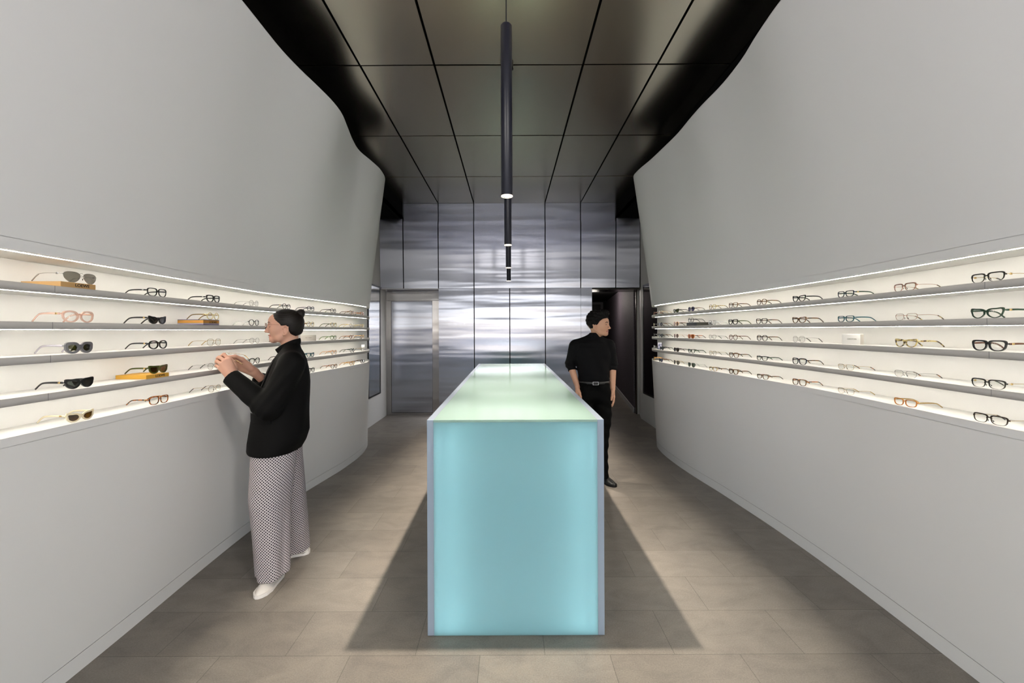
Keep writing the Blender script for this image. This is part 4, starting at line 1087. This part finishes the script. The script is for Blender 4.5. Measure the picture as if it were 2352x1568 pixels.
# ---------------- woman
TH = math.radians(206)
wo = empty('person', (-1.415, 2.60, 0), TH)
tag(wo, 'woman in black blazer and patterned wide trousers holding up glasses at the left shelves', 'person')
HO = (-.002, 0, 1.535)
hf = place(head_sdf(True), HO)
def hand_near():
    K = [(.275, .117, 1.338), (.294, .124, 1.332), (.311, .121, 1.315), (.319, .113, 1.290)]
    W0 = [(.252, .118, 1.262), (.262, .126, 1.258), (.272, .126, 1.252), (.280, .118, 1.248)]
    fs = [cone(w_, k_, .019, .0125) for w_, k_ in zip(W0, K)] + [cone((.232, .148, 1.212), (.266, .121, 1.252), .026, .025)]
    palm = union(fs, .014)
    fg = [chain([K[0], (.303, .096, 1.367), (.316, .070, 1.360), (.306, .050, 1.348)], [.0108, .0095, .0085, .0072]),
          chain([K[1], (.325, .103, 1.352), (.337, .074, 1.345), (.322, .054, 1.333)], [.0108, .0098, .0086, .0073]),
          chain([K[2], (.337, .100, 1.330), (.343, .072, 1.322), (.327, .054, 1.313)], [.0103, .0092, .0082, .0070]),
          chain([K[3], (.340, .094, 1.304), (.342, .070, 1.298), (.329, .056, 1.293)], [.0092, .0082, .0074, .0064]),
          chain([(.250, .100, 1.282), (.262, .076, 1.318), (.284, .052, 1.342), (.300, .040, 1.350)], [.0165, .0125, .0105, .0085])]
    fgs = union(fg, .0008)
    return lambda x, y, z: smin(palm(x, y, z), fgs(x, y, z), .006)
def hand_far():
    K = [(.243, -.026, 1.320), (.250, -.038, 1.304), (.248, -.046, 1.286), (.241, -.050, 1.268)]
    W0 = [(.170, -.052, 1.258), (.168, -.062, 1.250), (.168, -.068, 1.240), (.170, -.070, 1.232)]
    fs = [cone(w_, k_, .018, .0125) for w_, k_ in zip(W0, K)] + [cone((.118, -.098, 1.178), (.166, -.062, 1.242), .027, .024), cone((.185, -.040, 1.272), (.215, -.025, 1.305), .018, .013)]
    palm = union(fs, .014)
    fg = [chain([K[0], (.272, -.008, 1.334), (.292, .012, 1.338), (.302, .026, 1.332)], [.0105, .0092, .0082, .0070]),
          chain([K[1], (.282, -.026, 1.318), (.304, -.006, 1.320), (.312, .014, 1.314)], [.0105, .0095, .0084, .0072]),
          chain([K[2], (.280, -.036, 1.296), (.300, -.016, 1.296), (.306, .002, 1.292)], [.0100, .0090, .0080, .0068]),
          chain([K[3], (.266, -.040, 1.274), (.282, -.024, 1.272), (.287, -.010, 1.268)], [.0090, .0080, .0072, .0062]),
          chain([(.196, -.034, 1.294), (.228, -.014, 1.330), (.262, .004, 1.350), (.296, .014, 1.349)], [.0160, .0122, .0104, .0084])]
    fgs = union(fg, .0008)
    return lambda x, y, z: smin(palm(x, y, z), fgs(x, y, z), .006)
inner = union([stack([(.80, .04, 0, .09, .14), (1.0, .02, 0, .085, .12), (1.2, -.01, 0, .085, .14), (1.33, -.03, 0, .055, .13), (1.38, -.035, 0, .04, .06)]),
               cone((-.03, .14, 1.32), (.085, .225, 1.09), .04, .036), cone((.085, .225, 1.09), (.236, .144, 1.215), .036, .026),
               cone((-.03, -.14, 1.32), (.09, -.19, 1.09), .04, .036), cone((.09, -.19, 1.09), (.122, -.095, 1.182), .036, .027),
               cone((.05, .09, .80), (.07, .12, .12), .07, .035), cone((.0, -.09, .80), (-.055, -.15, .12), .07, .035),
               cone((.07, .12, .12), (.07, .12, .07), .035, .035), cone((-.055, -.15, .12), (-.06, -.16, .07), .035, .035)], .03)
body = sdf_obj('body', [(hf, (-.13, -.12, 1.30), (.13, .12, 1.65), .0025), (hand_near(), (.20, .02, 1.18), (.37, .18, 1.39), .002),
                        (hand_far(), (.08, -.13, 1.14), (.33, .05, 1.375), .002), (inner, (-.16, -.30, .03), (.30, .30, 1.42), .009)], [M_skin, M_lip], wo)
lip_faces(body, HO, 0)
# hair
def hair_fn(x, y, z):
    x, z = x - HO[0], z - HO[2]
    d = ell((-.012, 0, .018), (.0985, .0800, .0860))(x, y, z)
    d = smin(d, ell((-.045, 0, -.020), (.055, .066, .062))(x, y, z), .02)
    front = np.interp(z, [-.075, -.045, -.020, .010, .030, .050, .070, .09], [-.034, -.026, .010, .026, .048, .066, .072, .080])
    d = smax(d, x - front, .006)
    low = np.interp(x, [-.11, -.06, -.03, -.010, .02, .05], [-.045, -.068, -.052, .002, -.004, .0])
    d = smax(d, low - z, .006)
    st_ = .0007 * np.sin(z * 700 + y * 300 + x * 60) * (x > -.09)
    bun = ell((-.086, 0, .074), (.026, .030, .032), ((.80, 0, .60), (0, 1, 0), (-.60, 0, .80)))(x, y, z)
    bun = bun + .0018 * np.sin(np.arctan2(y, z - .074 + .3 * x) * 2 + x * 260)
    neckb = ell((-.078, 0, .062), (.022, .020, .020))(x, y, z)
    return smin(smin(d + st_, neckb, .008), bun, .004)
sdf_obj('hair', [(hair_fn, (-.15, -.10, 1.44), (.10, .10, 1.66), .0025)], M_hair, wo)
for s in (-1, 1):
    off = lambda P: [(x + HO[0], y, z + HO[2]) for x, y, z in P]
    obj('eyebrow', MB().tube(off(face_line(True, [(s * .013, .0165), (s * .022, .0205), (s * .034, .0215), (s * .046, .0160)], .0003)), [.0014, .0018, .0016, .0008], 8, ry=[.0022, .0024, .0020, .0010]), M_hair, wo, smooth=True)
    obj('eyelashes', MB().tube(off(face_line(True, [(s * .019, -.0075), (s * .026, -.0100), (s * .035, -.0100), (s * .043, -.0060)], .0006)), [.0009, .0014, .0015, .0008], 6), M_hair2, wo, smooth=True)
    bmx = MB(); bmx.lathe([(.0, -.0028), (.002, -.002), (.0028, 0), (.002, .002), (0, .0028)], 0, 0, 10)
    bmx.v = [(x + .004 + HO[0], y + s * .0735, z - .066 + HO[2]) for x, y, z in bmx.v]
    obj('earring', bmx, G['gold'], wo, smooth=True)
# blazer
def folds(x, y, z): return .0030 * np.sin(z * 16 + y * 9 + 1.) * np.sin(y * 16 + x * 12) + .0012 * np.sin(y * 40 + z * 9 + x * 30)
tors = stack([(.770, .060, 0, .150, .215), (.82, .045, 0, .163, .217), (.88, .030, 0, .168, .215), (1.0, .018, 0, .158, .205), (1.10, .000, 0, .142, .203), (1.18, -.012, 0, .130, .202),
              (1.26, -.022, 0, .114, .196), (1.32, -.030, 0, .096, .178), (1.355, -.036, 0, .078, .140), (1.39, -.038, 0, .056, .085), (1.43, -.036, 0, .047, .055)], bot=.75, warp=folds)
shl = union([cone((-.032, .05, 1.372), (-.040, .155, 1.320), .042, .058), cone((-.032, -.05, 1.372), (-.040, -.155, 1.320), .042, .058)], .02)
def sleeve(pts, rs, cl):
    a_ = cone(pts[0], pts[1], rs[0], rs[1]); b_ = cone(pts[1], pts[2], rs[1], rs[2], clip=cl)
    p1, p2 = np.array(pts[1]), np.array(pts[2]); d = p2 - p1; L = math.sqrt((d * d).sum()); d = d / L
    def f(x, y, z):
        t = (x - p1[0]) * d[0] + (y - p1[1]) * d[1] + (z - p1[2]) * d[2]
        w_ = .0030 * np.sin(t * 75 + 6 * y) * np.exp(-((t - .04) / .09) ** 2) + .0022 * np.sin(t * 120 + x * 30) * np.exp(-((t - .02) / .07) ** 2)
        return smin(a_(x, y, z), b_(x, y, z), .025) + w_
    return f
slL = sleeve([(-.045, .165, 1.300), (.075, .232, 1.062), (.268, .122, 1.240)], [.072, .066, .0475], 1.0)
slR = sleeve([(-.045, -.165, 1.300), (.075, -.200, 1.065), (.146, -.078, 1.204)], [.070, .062, .046], 1.0)
cutL = cone((.268, .122, 1.240), (.36, .07, 1.325), .036, .036); cutR = cone((.150, -.074, 1.210), (.21, -.03, 1.28), .034, .034)
def jack(x, y, z):
    d = smin(tors(x, y, z), shl(x, y, z), .035)
    d = smin(d, slL(x, y, z), .022); d = smin(d, slR(x, y, z), .022)
    hem = .772 + .10 * np.clip(-.06 - x, 0, 1)
    d = np.maximum(d, hem - z)
    d = np.maximum(d, -cutL(x, y, z)); d = np.maximum(d, -cutR(x, y, z))
    nkc = cone((-.018, 0, 1.46), (-.030, 0, 1.39), .047, .050)(x, y, z)
    return np.maximum(d, -nkc)
blz = sdf_obj('blazer', [(jack, (-.20, -.32, .74), (.32, .32, 1.46), .0055)], M_jacket, wo)
# collar and lapels
def arc(pts, n=8): return crom(pts, n)
cl_ = arc([(.040, .050, 1.372), (.005, .062, 1.398), (-.045, .058, 1.424), (-.080, .028, 1.434), (-.086, 0, 1.436), (-.080, -.028, 1.434), (-.045, -.058, 1.424), (.005, -.062, 1.398), (.040, -.050, 1.372)])
obj('collar', MB().tube(cl_, .0055, 8, ry=.020), M_jacket, wo, smooth=True)
def front_u(z, v):
    T_ = [(.77, .060, .150, .215), (.88, .030, .168, .215), (1.0, .018, .158, .205), (1.18, -.012, .130, .202), (1.26, -.022, .114, .196), (1.32, -.030, .096, .178), (1.39, -.038, .056, .085)]
    zs_ = [q[0] for q in T_]; c0 = np.interp(z, zs_, [q[1] for q in T_]); a0 = np.interp(z, zs_, [q[2] for q in T_]); b0 = np.interp(z, zs_, [q[3] for q in T_])
    return float(c0 + a0 * math.sqrt(max(0, 1 - min(1, abs(v) / b0) ** 2)))
for s in (-1, 1):
    v = []; f = []
    NL = 14
    for i in range(NL):
        t = i / (NL - 1); z = 1.375 - t * .33
        wv_ = .052 * math.sin(math.pi * min(1, .18 + t * .82)) + .003
        vi = .050 * (1 - t) + .004; vo_ = vi + wv_
        for k in range(5):
            vv = vi + (vo_ - vi) * k / 4
            v.append((front_u(z, vv) + .0065 - .002 * (k == 0), s * vv, z)); 
    for i in range(NL - 1):
        for k in range(4): f.append((i * 5 + k, i * 5 + k + 1, i * 5 + 6 + k, i * 5 + 5 + k))
    n0 = len(v); v2 = [(x - .004, y, z) for x, y, z in v]
    border = [(i * 5, (i + 1) * 5) for i in range(NL - 1)] + [(i * 5 + 4, (i + 1) * 5 + 4) for i in range(NL - 1)] + [(k, k + 1) for k in range(4)] + [((NL - 1) * 5 + k, (NL - 1) * 5 + k + 1) for k in range(4)]
    obj('lapel', (v + v2, f + [tuple(n0 + q for q in g_) for g_ in f] + [(a, b, n0 + b, n0 + a) for a, b in border]), M_jacket, wo, smooth=True, angle=50)
    # pocket flap
    pv = []; 
    for i in range(9):
        a = math.radians(14 + 60 * i / 8)
        for z in (1.012, .985, .962):
            cu, aa, bb = .018, .160 + .007, .207 + .007
            pv.append((cu + aa * math.cos(a) , s * bb * math.sin(a), z))
    pf = [(i * 3 + k, i * 3 + k + 1, i * 3 + 4 + k, i * 3 + 3 + k) for i in range(8) for k in range(2)]
    n0 = len(pv); pv2 = [(x * .975, y * .975, z) for x, y, z in pv]
    bd = [(0, 1), (1, 2), (24, 25), (25, 26)] + [(i * 3, i * 3 + 3) for i in range(8)] + [(i * 3 + 2, i * 3 + 5) for i in range(8)]
    obj('pocket_flap', (pv + pv2, pf + [tuple(n0 + q for q in g_) for g_ in pf] + [(a, b, n0 + b, n0 + a) for a, b in bd]), M_jacket, wo, smooth=True, angle=50)
# trousers
def leg(cv0, cv1, cu, aa, bb, ph):
    def warp(x, y, z):
        a = np.arctan2(y, x); k = np.clip((.80 - z) / .75, 0, 1)
        return k * (.0075 * np.sin(3 * a + ph + 1.2 * z) + .005 * np.sin(6 * a + 2 * ph - 2 * z))
    return stack([(.045, cu[3], cv1, aa[3], bb[3]), (.26, cu[2], cv0 + (cv1 - cv0) * .7, aa[2], bb[2]), (.50, cu[1], cv0 + (cv1 - cv0) * .4, aa[1], bb[1]), (.72, cu[0], cv0, aa[0], bb[0]), (.92, cu[0] * .8, cv0 * .9, aa[0] * .95, bb[0])], warp=warp)
lgL = leg(.095, .118, (.058, .078, .070, .062), (.122, .114, .100, .092), (.110, .112, .105, .095), .4)
lgR = leg(-.085, -.150, (.015, .000, -.018, -.035), (.112, .110, .104, .094), (.110, .112, .108, .098), 2.1)
def pants(x, y, z):
    a = lgL(x, y, z); b = lgR(x, y, z)
    k = .03 * np.clip((z - .55) / .25, 0, 1) + .002
    d = smin(a, b, .03) * np.clip((z - .60) / .2, 0, 1) + smin(a, b, .002) * (1 - np.clip((z - .60) / .2, 0, 1))
    hemz = np.where(y > -.01, .050 + .10 * np.clip(x - .06, -.2, .2) * -1 + .006, .050)
    d = np.maximum(d, hemz - z)
    inn = np.minimum(cone((.066, .118, .0), (.07, .116, .11), .070, .055)(x, y, z), cone((-.035, -.15, 0), (-.03, -.15, .11), .070, .055)(x, y, z))
    return np.maximum(d, -inn)
pt = sdf_obj('trousers', [(pants, (-.17, -.28, .03), (.22, .26, .90), .0055)], M_print, wo)
me = pt.data; uvl = me.uv_layers.new(name='uv')
cos_ = np.zeros(len(me.vertices) * 3); me.vertices.foreach_get('co', cos_); cos_ = cos_.reshape(-1, 3)
for p in me.polygons:
    ctr = p.center
    left = ctr[1] > (.0 if ctr[2] > .5 else -.01)
    cvv = np.interp(ctr[2], [.045, .72], [.118, .095]) if left else np.interp(ctr[2], [.045, .72], [-.150, -.085])
    cuu = np.interp(ctr[2], [.045, .26, .5, .72], [.062, .070, .078, .058]) if left else np.interp(ctr[2], [.045, .26, .5, .72], [-.035, -.018, .0, .015])
    for li in p.loop_indices:
        c_ = cos_[me.loops[li].vertex_index]
        # angle measured from the outward side, seam on the inside
        ang = math.atan2(c_[0] - cuu, (c_[1] - cvv) * (1 if left else 1))
        a0 = math.atan2(ctr[0] - cuu, ctr[1] - cvv)
        if ang - a0 > PI: ang -= 2 * PI
        if a0 - ang > PI: ang += 2 * PI
        uvl.data[li].uv = (ang * .108, c_[2])
# shoes
def shoe(heel, toe, w, h=.055):
    heel, toe = np.array(heel), np.array(toe); d = toe - heel; L = math.hypot(*d[:2]); d = d / L
    n_ = np.array([-d[1], d[0]])
    def f(x, y, z):
        t = ((x - heel[0]) * d[0] + (y - heel[1]) * d[1]) / L; s_ = (x - heel[0]) * n_[0] + (y - heel[1]) * n_[1]
        hw = w * np.interp(t, [-.06, .0, .2, .45, .7, .88, 1.0, 1.03], [.3, .70, .80, .84, 1.0, .82, .42, .1])
        top = np.interp(t, [-.05, 0, .25, .5, .75, .95, 1.03], [h * 1.2, h * 1.5, h * 1.5, h * 1.15, h * .85, h * .62, h * .3])
        q = np.sqrt((s_ / hw) ** 2 + np.clip(z / top, 0, 9) ** 2.2) - 1
        d_ = q * np.minimum(hw, top) * .7
        return np.maximum(np.maximum(d_, -z), np.maximum(-.02 - t, t - 1.02) * L)
    return f
def sole(heel, toe, w, name, m, par):
    heel, toe = np.array(heel), np.array(toe); d = toe - heel; L = math.hypot(*d[:2]); d = d / L; n_ = np.array([-d[1], d[0]])
    T_ = [(-.03, .25), (0, .62), (.1, .80), (.25, .84), (.45, .87), (.7, 1.03), (.88, .86), (.98, .52), (1.035, .18)]
    pl = [tuple(heel + d * L * t + n_ * w * q) for t, q in T_] + [tuple(heel + d * L * t - n_ * w * q) for t, q in T_[::-1]]
    return obj(name, MB().prism(pl, .001, .019), m, par, smooth=False)
sn = sdf_obj('shoe', [(shoe((.030, .050), (.128, .245), .045), (-.05, -.02, 0), (.20, .30, .10), .003)], M_shoeW, wo)
sole((.028, .046), (.130, .249), .047, 'sole', mat('white_rubber', (.78, .74, .70, 1), .6), sn)
sn = sdf_obj('shoe', [(shoe((-.128, -.165), (.090, -.185), .044), (-.17, -.26, 0), (.13, -.10, .10), .003)], M_shoeW, wo)
sole((-.132, -.165), (.094, -.185), .046, 'sole', _mats['white_rubber'], sn)
# rings
for c_, ax_ in (((.322, .100, 1.344), (.5, -.6, .4)), ((.333, .100, 1.327), (.5, -.6, .3))):
    a_ = Vector(ax_).normalized(); u_ = a_.cross(Vector((0, 0, 1))).normalized(); w_ = a_.cross(u_)
    obj('ring', MB().tube([Vector(c_) + u_ * (.0108 * math.cos(t)) + w_ * (.0108 * math.sin(t)) for t in [2 * PI * i / 20 for i in range(20)]], .0014, 6, closed=True), G['gold'], wo, smooth=True)
def wpt(u, v, z): return (-1.415 + u * math.cos(TH) - v * math.sin(TH), 2.60 + u * math.sin(TH) + v * math.cos(TH), z)
g1 = make_glasses('eyeglasses', 'thin rose wire eyeglasses worn by the woman in the black blazer', 'wire', 'rose', 'clear', (.106, 0, 1.503), PI / 2, sc=1.22)
g1.parent = wo
for k_ in ('category', 'group'):
    if k_ in g1: del g1[k_]
g1['label'] = 'thin rose wire eyeglasses'
g2 = make_glasses('eyeglasses', 'gold wire eyeglasses held between the woman\'s hands', 'wire', 'gold', 'clear', wpt(.318, .026, 1.328), TH + PI / 2, sc=1.0)
g2.rotation_euler = (-.12, .25, TH + PI / 2 - .25)

# ---------------- man
MO = (.822, 4.10)
mo = empty('person', (MO[0], MO[1], 0), math.radians(270))
tag(mo, 'man in black high-neck sweater and black trousers walking beside the counter, face turned aside', 'person')
HM, YM = (.012, .058, 1.553), math.radians(58)
hm = place(head_sdf(False), HM, YM, 0, 1.06)
def hand_rel(w, s, el):
    """relaxed hanging hand below wrist w; s = side sign (thumb forward)"""
    x0, y0, z0 = w; ev = Vector(el) - Vector(w); up_ = tuple(Vector(w) + ev.normalized() * .05)
    K = [(x0 + .030, y0 + s * .004, z0 - .082), (x0 + .012, y0 + s * .007, z0 - .088), (x0 - .006, y0 + s * .007, z0 - .085), (x0 - .022, y0 + s * .004, z0 - .078)]
    W0 = [(x0 + .014, y0, z0 - .012), (x0 + .005, y0, z0 - .012), (x0 - .005, y0, z0 - .012), (x0 - .013, y0, z0 - .012)]
    palm = union([cone(a_, b_, .016, .0125) for a_, b_ in zip(W0, K)] + [cone(up_, (x0, y0, z0), .0285, .0235)], .014)
    fg = []
    for i, k in enumerate(K):
        L = [.036, .041, .038, .030][i]
        p1 = (k[0] + .006, k[1] - s * .004, k[2] - L); p2 = (k[0] + .016, k[1] - s * .014, p1[2] - L * .62); p3 = (k[0] + .020, k[1] - s * .024, p2[2] - L * .40)
        fg.append(chain([k, p1, p2, p3], [.0108, .0098, .0088, .0076]))
    fg.append(chain([(x0 + .020, y0 - s * .006, z0 - .030), (x0 + .042, y0 - s * .016, z0 - .058), (x0 + .050, y0 - s * .022, z0 - .088), (x0 + .052, y0 - s * .026, z0 - .108)], [.0155, .0125, .0108, .0090]))
    fgs = union(fg, .0008)
    return lambda x, y, z: smin(palm(x, y, z), fgs(x, y, z), .006)
AR = {-1: [(-.015, -.175, 1.340), (-.030, -.222, 1.165), (.050, -.162, .945)], 1: [(-.015, .165, 1.340), (-.035, .205, 1.165), (.030, .188, .925)]}
inner = union([stack([(.90, 0, .01, .075, .12), (1.0, 0, .005, .085, .12), (1.2, 0, 0, .095, .14), (1.36, -.01, 0, .07, .13), (1.42, -.01, 0, .05, .06)]),
               cone((0, .085, .90), (.03, .092, .10), .055, .032), cone((0, -.072, .90), (-.10, -.07, .12), .055, .032)], .008)
fore = union([cone(AR[s][1], AR[s][2], .038, .0245) for s in (-1, 1)], .001)
mb_ = sdf_obj('body', [(hm, (-.13, -.10, 1.28), (.17, .20, 1.66), .0025), (fore, (-.10, -.28, .90), (.10, .26, 1.21), .004),
                      (hand_rel(AR[-1][2], -1, AR[-1][1]), (-.02, -.23, .72), (.13, -.11, 1.01), .0022), (hand_rel(AR[1][2], 1, AR[1][1]), (-.04, .12, .70), (.11, .25, .99), .0022),
                      (inner, (-.17, -.2, .06), (.15, .2, 1.44), .010)], [M_skin2, M_lip], mo)
lip_faces(mb_, HM, YM, 1.06)
def hair_m(x, y, z):
    x, y, z = (x - HM[0]) / 1.06, (y - HM[1]) / 1.06, (z - HM[2]) / 1.06
    x, y = math.cos(YM) * x + math.sin(YM) * y, -math.sin(YM) * x + math.cos(YM) * y
    d = ell((-.016, 0, .040), (.106, .088, .100))(x, y, z)
    d = d + .004 * np.sin(x * 120 + 2 * np.sin(y * 60)) * np.sin(y * 95 + z * 50) + .003 * np.sin(z * 170 + y * 130 + x * 40)
    quiff = ell((.045, 0, .104), (.052, .058, .034))(x, y, z) + .006 * np.sin(y * 160 + x * 60) * np.sin(x * 110 + z * 50)
    d = smin(d, quiff, .015)
    front = np.interp(z, [-.06, -.03, .0, .030, .052, .060, .09], [-.030, -.012, .016, .034, .060, .086, .11])
    d = smax(d, x - front, .006)
    low = np.interp(x, [-.12, -.06, -.03, -.005, .015, .05], [-.045, -.055, -.03, -.002, -.02, .02])
    return smax(d, low - z, .006)
sdf_obj('hair', [(hair_m, (-.13, -.10, 1.44), (.19, .22, 1.76), .003)], M_hair2, mo)
for s in (-1, 1):
    obj('eyebrow', MB().tube(loc_pts(face_line(False, [(s * .013, .0150), (s * .022, .0190), (s * .034, .0200), (s * .047, .0140)], .0004), HM, YM, 0, 1.06), [.0018, .0024, .0022, .0010], 8, ry=[.0030, .0034, .0028, .0014]), M_hair2, mo, smooth=True)
    obj('eye', MB().tube(loc_pts(face_line(False, [(s * .019, -.0040), (s * .026, -.0030), (s * .034, -.0030), (s * .043, -.0040)], .0002), HM, YM, 0, 1.06), [.0010, .0024, .0024, .0008], 8), M_hair2, mo, smooth=True)
def fold2(x, y, z): return .004 * np.sin(z * 32 + y * 14) * np.sin(y * 22 - x * 12)
t2 = stack([(.975, 0, .006, .115, .152), (1.05, 0, .005, .112, .150), (1.15, 0, .002, .118, .165), (1.25, -.002, 0, .120, .178), (1.32, -.006, 0, .112, .178), (1.37, -.008, 0, .092, .155), (1.405, -.010, .012, .070, .100), (1.43, -.008, .022, .063, .070), (1.472, -.002, .034, .0595, .0600)], bot=.97, warp=fold2)
def slv(s):
    a_ = cone(AR[s][0], AR[s][1], .060, .047)
    p1 = Vector(AR[s][1]); p2 = Vector(AR[s][2]); q = p1 + (p2 - p1) * .30
    b_ = cone(tuple(p1), tuple(q), .047, .040, clip=1.0)
    def f(x, y, z):
        return smin(a_(x, y, z), b_(x, y, z), .02) + .0035 * np.sin(z * 150 + y * 30) * np.exp(-((z - q.z - .03) / .05) ** 2)
    return f
sA, sB = slv(-1), slv(1)
def sweater(x, y, z):
    d = smin(t2(x, y, z), union([cone((-.010, .05, 1.405), (-.015, .150, 1.352), .040, .055), cone((-.010, -.05, 1.405), (-.015, -.155, 1.352), .040, .055)], .02)(x, y, z), .03)
    return smin(smin(d, sA(x, y, z), .02), sB(x, y, z), .02)
sdf_obj('sweater', [(sweater, (-.16, -.31, .96), (.16, .29, 1.50), .0055)], M_knit, mo)
lL = stack([(.055, .035, .092, .060, .050), (.28, .020, .078, .072, .060), (.47, .015, .085, .080, .068), (.62, .010, .098, .090, .080), (.85, .005, .090, .108, .092), (.985, 0, .070, .110, .085)], warp=lambda x, y, z: .003 * np.sin(z * 60 + y * 30))
lR = stack([(.085, -.110, -.070, .060, .052), (.28, -.090, -.072, .072, .062), (.47, -.050, -.078, .080, .070), (.62, -.025, -.080, .090, .080), (.85, -.005, -.072, .108, .092), (.985, 0, -.060, .110, .090)], warp=lambda x, y, z: .003 * np.sin(z * 60 - y * 30))
hipm = ell((0, .012, .86), (.112, .150, .085))
sdf_obj('trousers', [(lambda x, y, z: smin(smin(lL(x, y, z), lR(x, y, z), .02), np.maximum(hipm(x, y, z), z - .985), .03), (-.20, -.19, .04), (.15, .20, 1.0), .0055)], M_trs, mo)
belt = [(.122 * math.cos(t), .006 + .160 * math.sin(t), .985) for t in [2 * PI * i / 48 for i in range(48)]]
bl = obj('belt', MB().tube(belt, .003, 6, ry=.016, closed=True), M_shoeB, mo, smooth=True)
bk_ = MB()
bk_.rbox(.120, .131, -.026, .026, .969, .973, .001).rbox(.120, .131, -.026, .026, .997, 1.001, .001).rbox(.120, .131, -.028, -.023, .969, 1.001, .001).rbox(.120, .131, .023, .028, .969, 1.001, .001)
obj('buckle', bk_, G['silver'], bl)
sn = sdf_obj('shoe', [(shoe((-.03, .075), (.155, .175), .046, .06), (-.10, .0, 0), (.22, .25, .12), .004)], M_shoeB, mo)
sole((-.034, .073), (.159, .177), .048, 'sole', M_black, sn)
sn = sdf_obj('shoe', [(shoe((-.20, -.075), (.04, -.085), .046, .06), (-.26, -.16, 0), (.10, .0, .12), .004)], M_shoeB, mo)
sole((-.204, -.075), (.044, -.085), .048, 'sole', M_black, sn)

# ------------------------------------------------------------------ world, camera
W = bpy.data.worlds.new('sky'); bpy.context.scene.world = W; W.use_nodes = True
nt = W.node_tree; bg = nt.nodes['Background']
sky = nt.nodes.new('ShaderNodeTexSky'); sky.sky_type = 'NISHITA'; sky.sun_disc = False
sky.sun_elevation = math.radians(35); sky.sun_rotation = math.radians(0); sky.altitude = 0
sky.air_density = 1.0; sky.dust_density = 2.0; sky.ozone_density = 1.0
hs = nt.nodes.new('ShaderNodeHueSaturation'); hs.inputs['Saturation'].default_value = .12
nt.links.new(sky.outputs[0], hs.inputs['Color']); nt.links.new(hs.outputs[0], bg.inputs[0]); bg.inputs[1].default_value = 1.45

cam = bpy.data.cameras.new('camera'); co_ = bpy.data.objects.new('camera', cam); C.objects.link(co_)
cam.sensor_width = 36; cam.lens = 950 / 2352 * 36
cam.shift_x = 5 / 2352; cam.shift_y = -26 / 2352
cam.clip_start = .05; cam.clip_end = 200
co_.location = (0, 0, 1.5); co_.rotation_euler = (PI / 2, 0.0042, 0)
bpy.context.scene.camera = co_
vs = bpy.context.scene.view_settings
vs.view_transform = 'Standard'; vs.look = 'None'; vs.exposure = .95; vs.gamma = 1; vs.use_curve_mapping = False
cy = bpy.context.scene.cycles
cy.max_bounces = 8; cy.diffuse_bounces = 4; cy.glossy_bounces = 5; cy.transmission_bounces = 4; cy.transparent_max_bounces = 16
cy.sample_clamp_indirect = 4.0; cy.caustics_reflective = False; cy.caustics_refractive = False
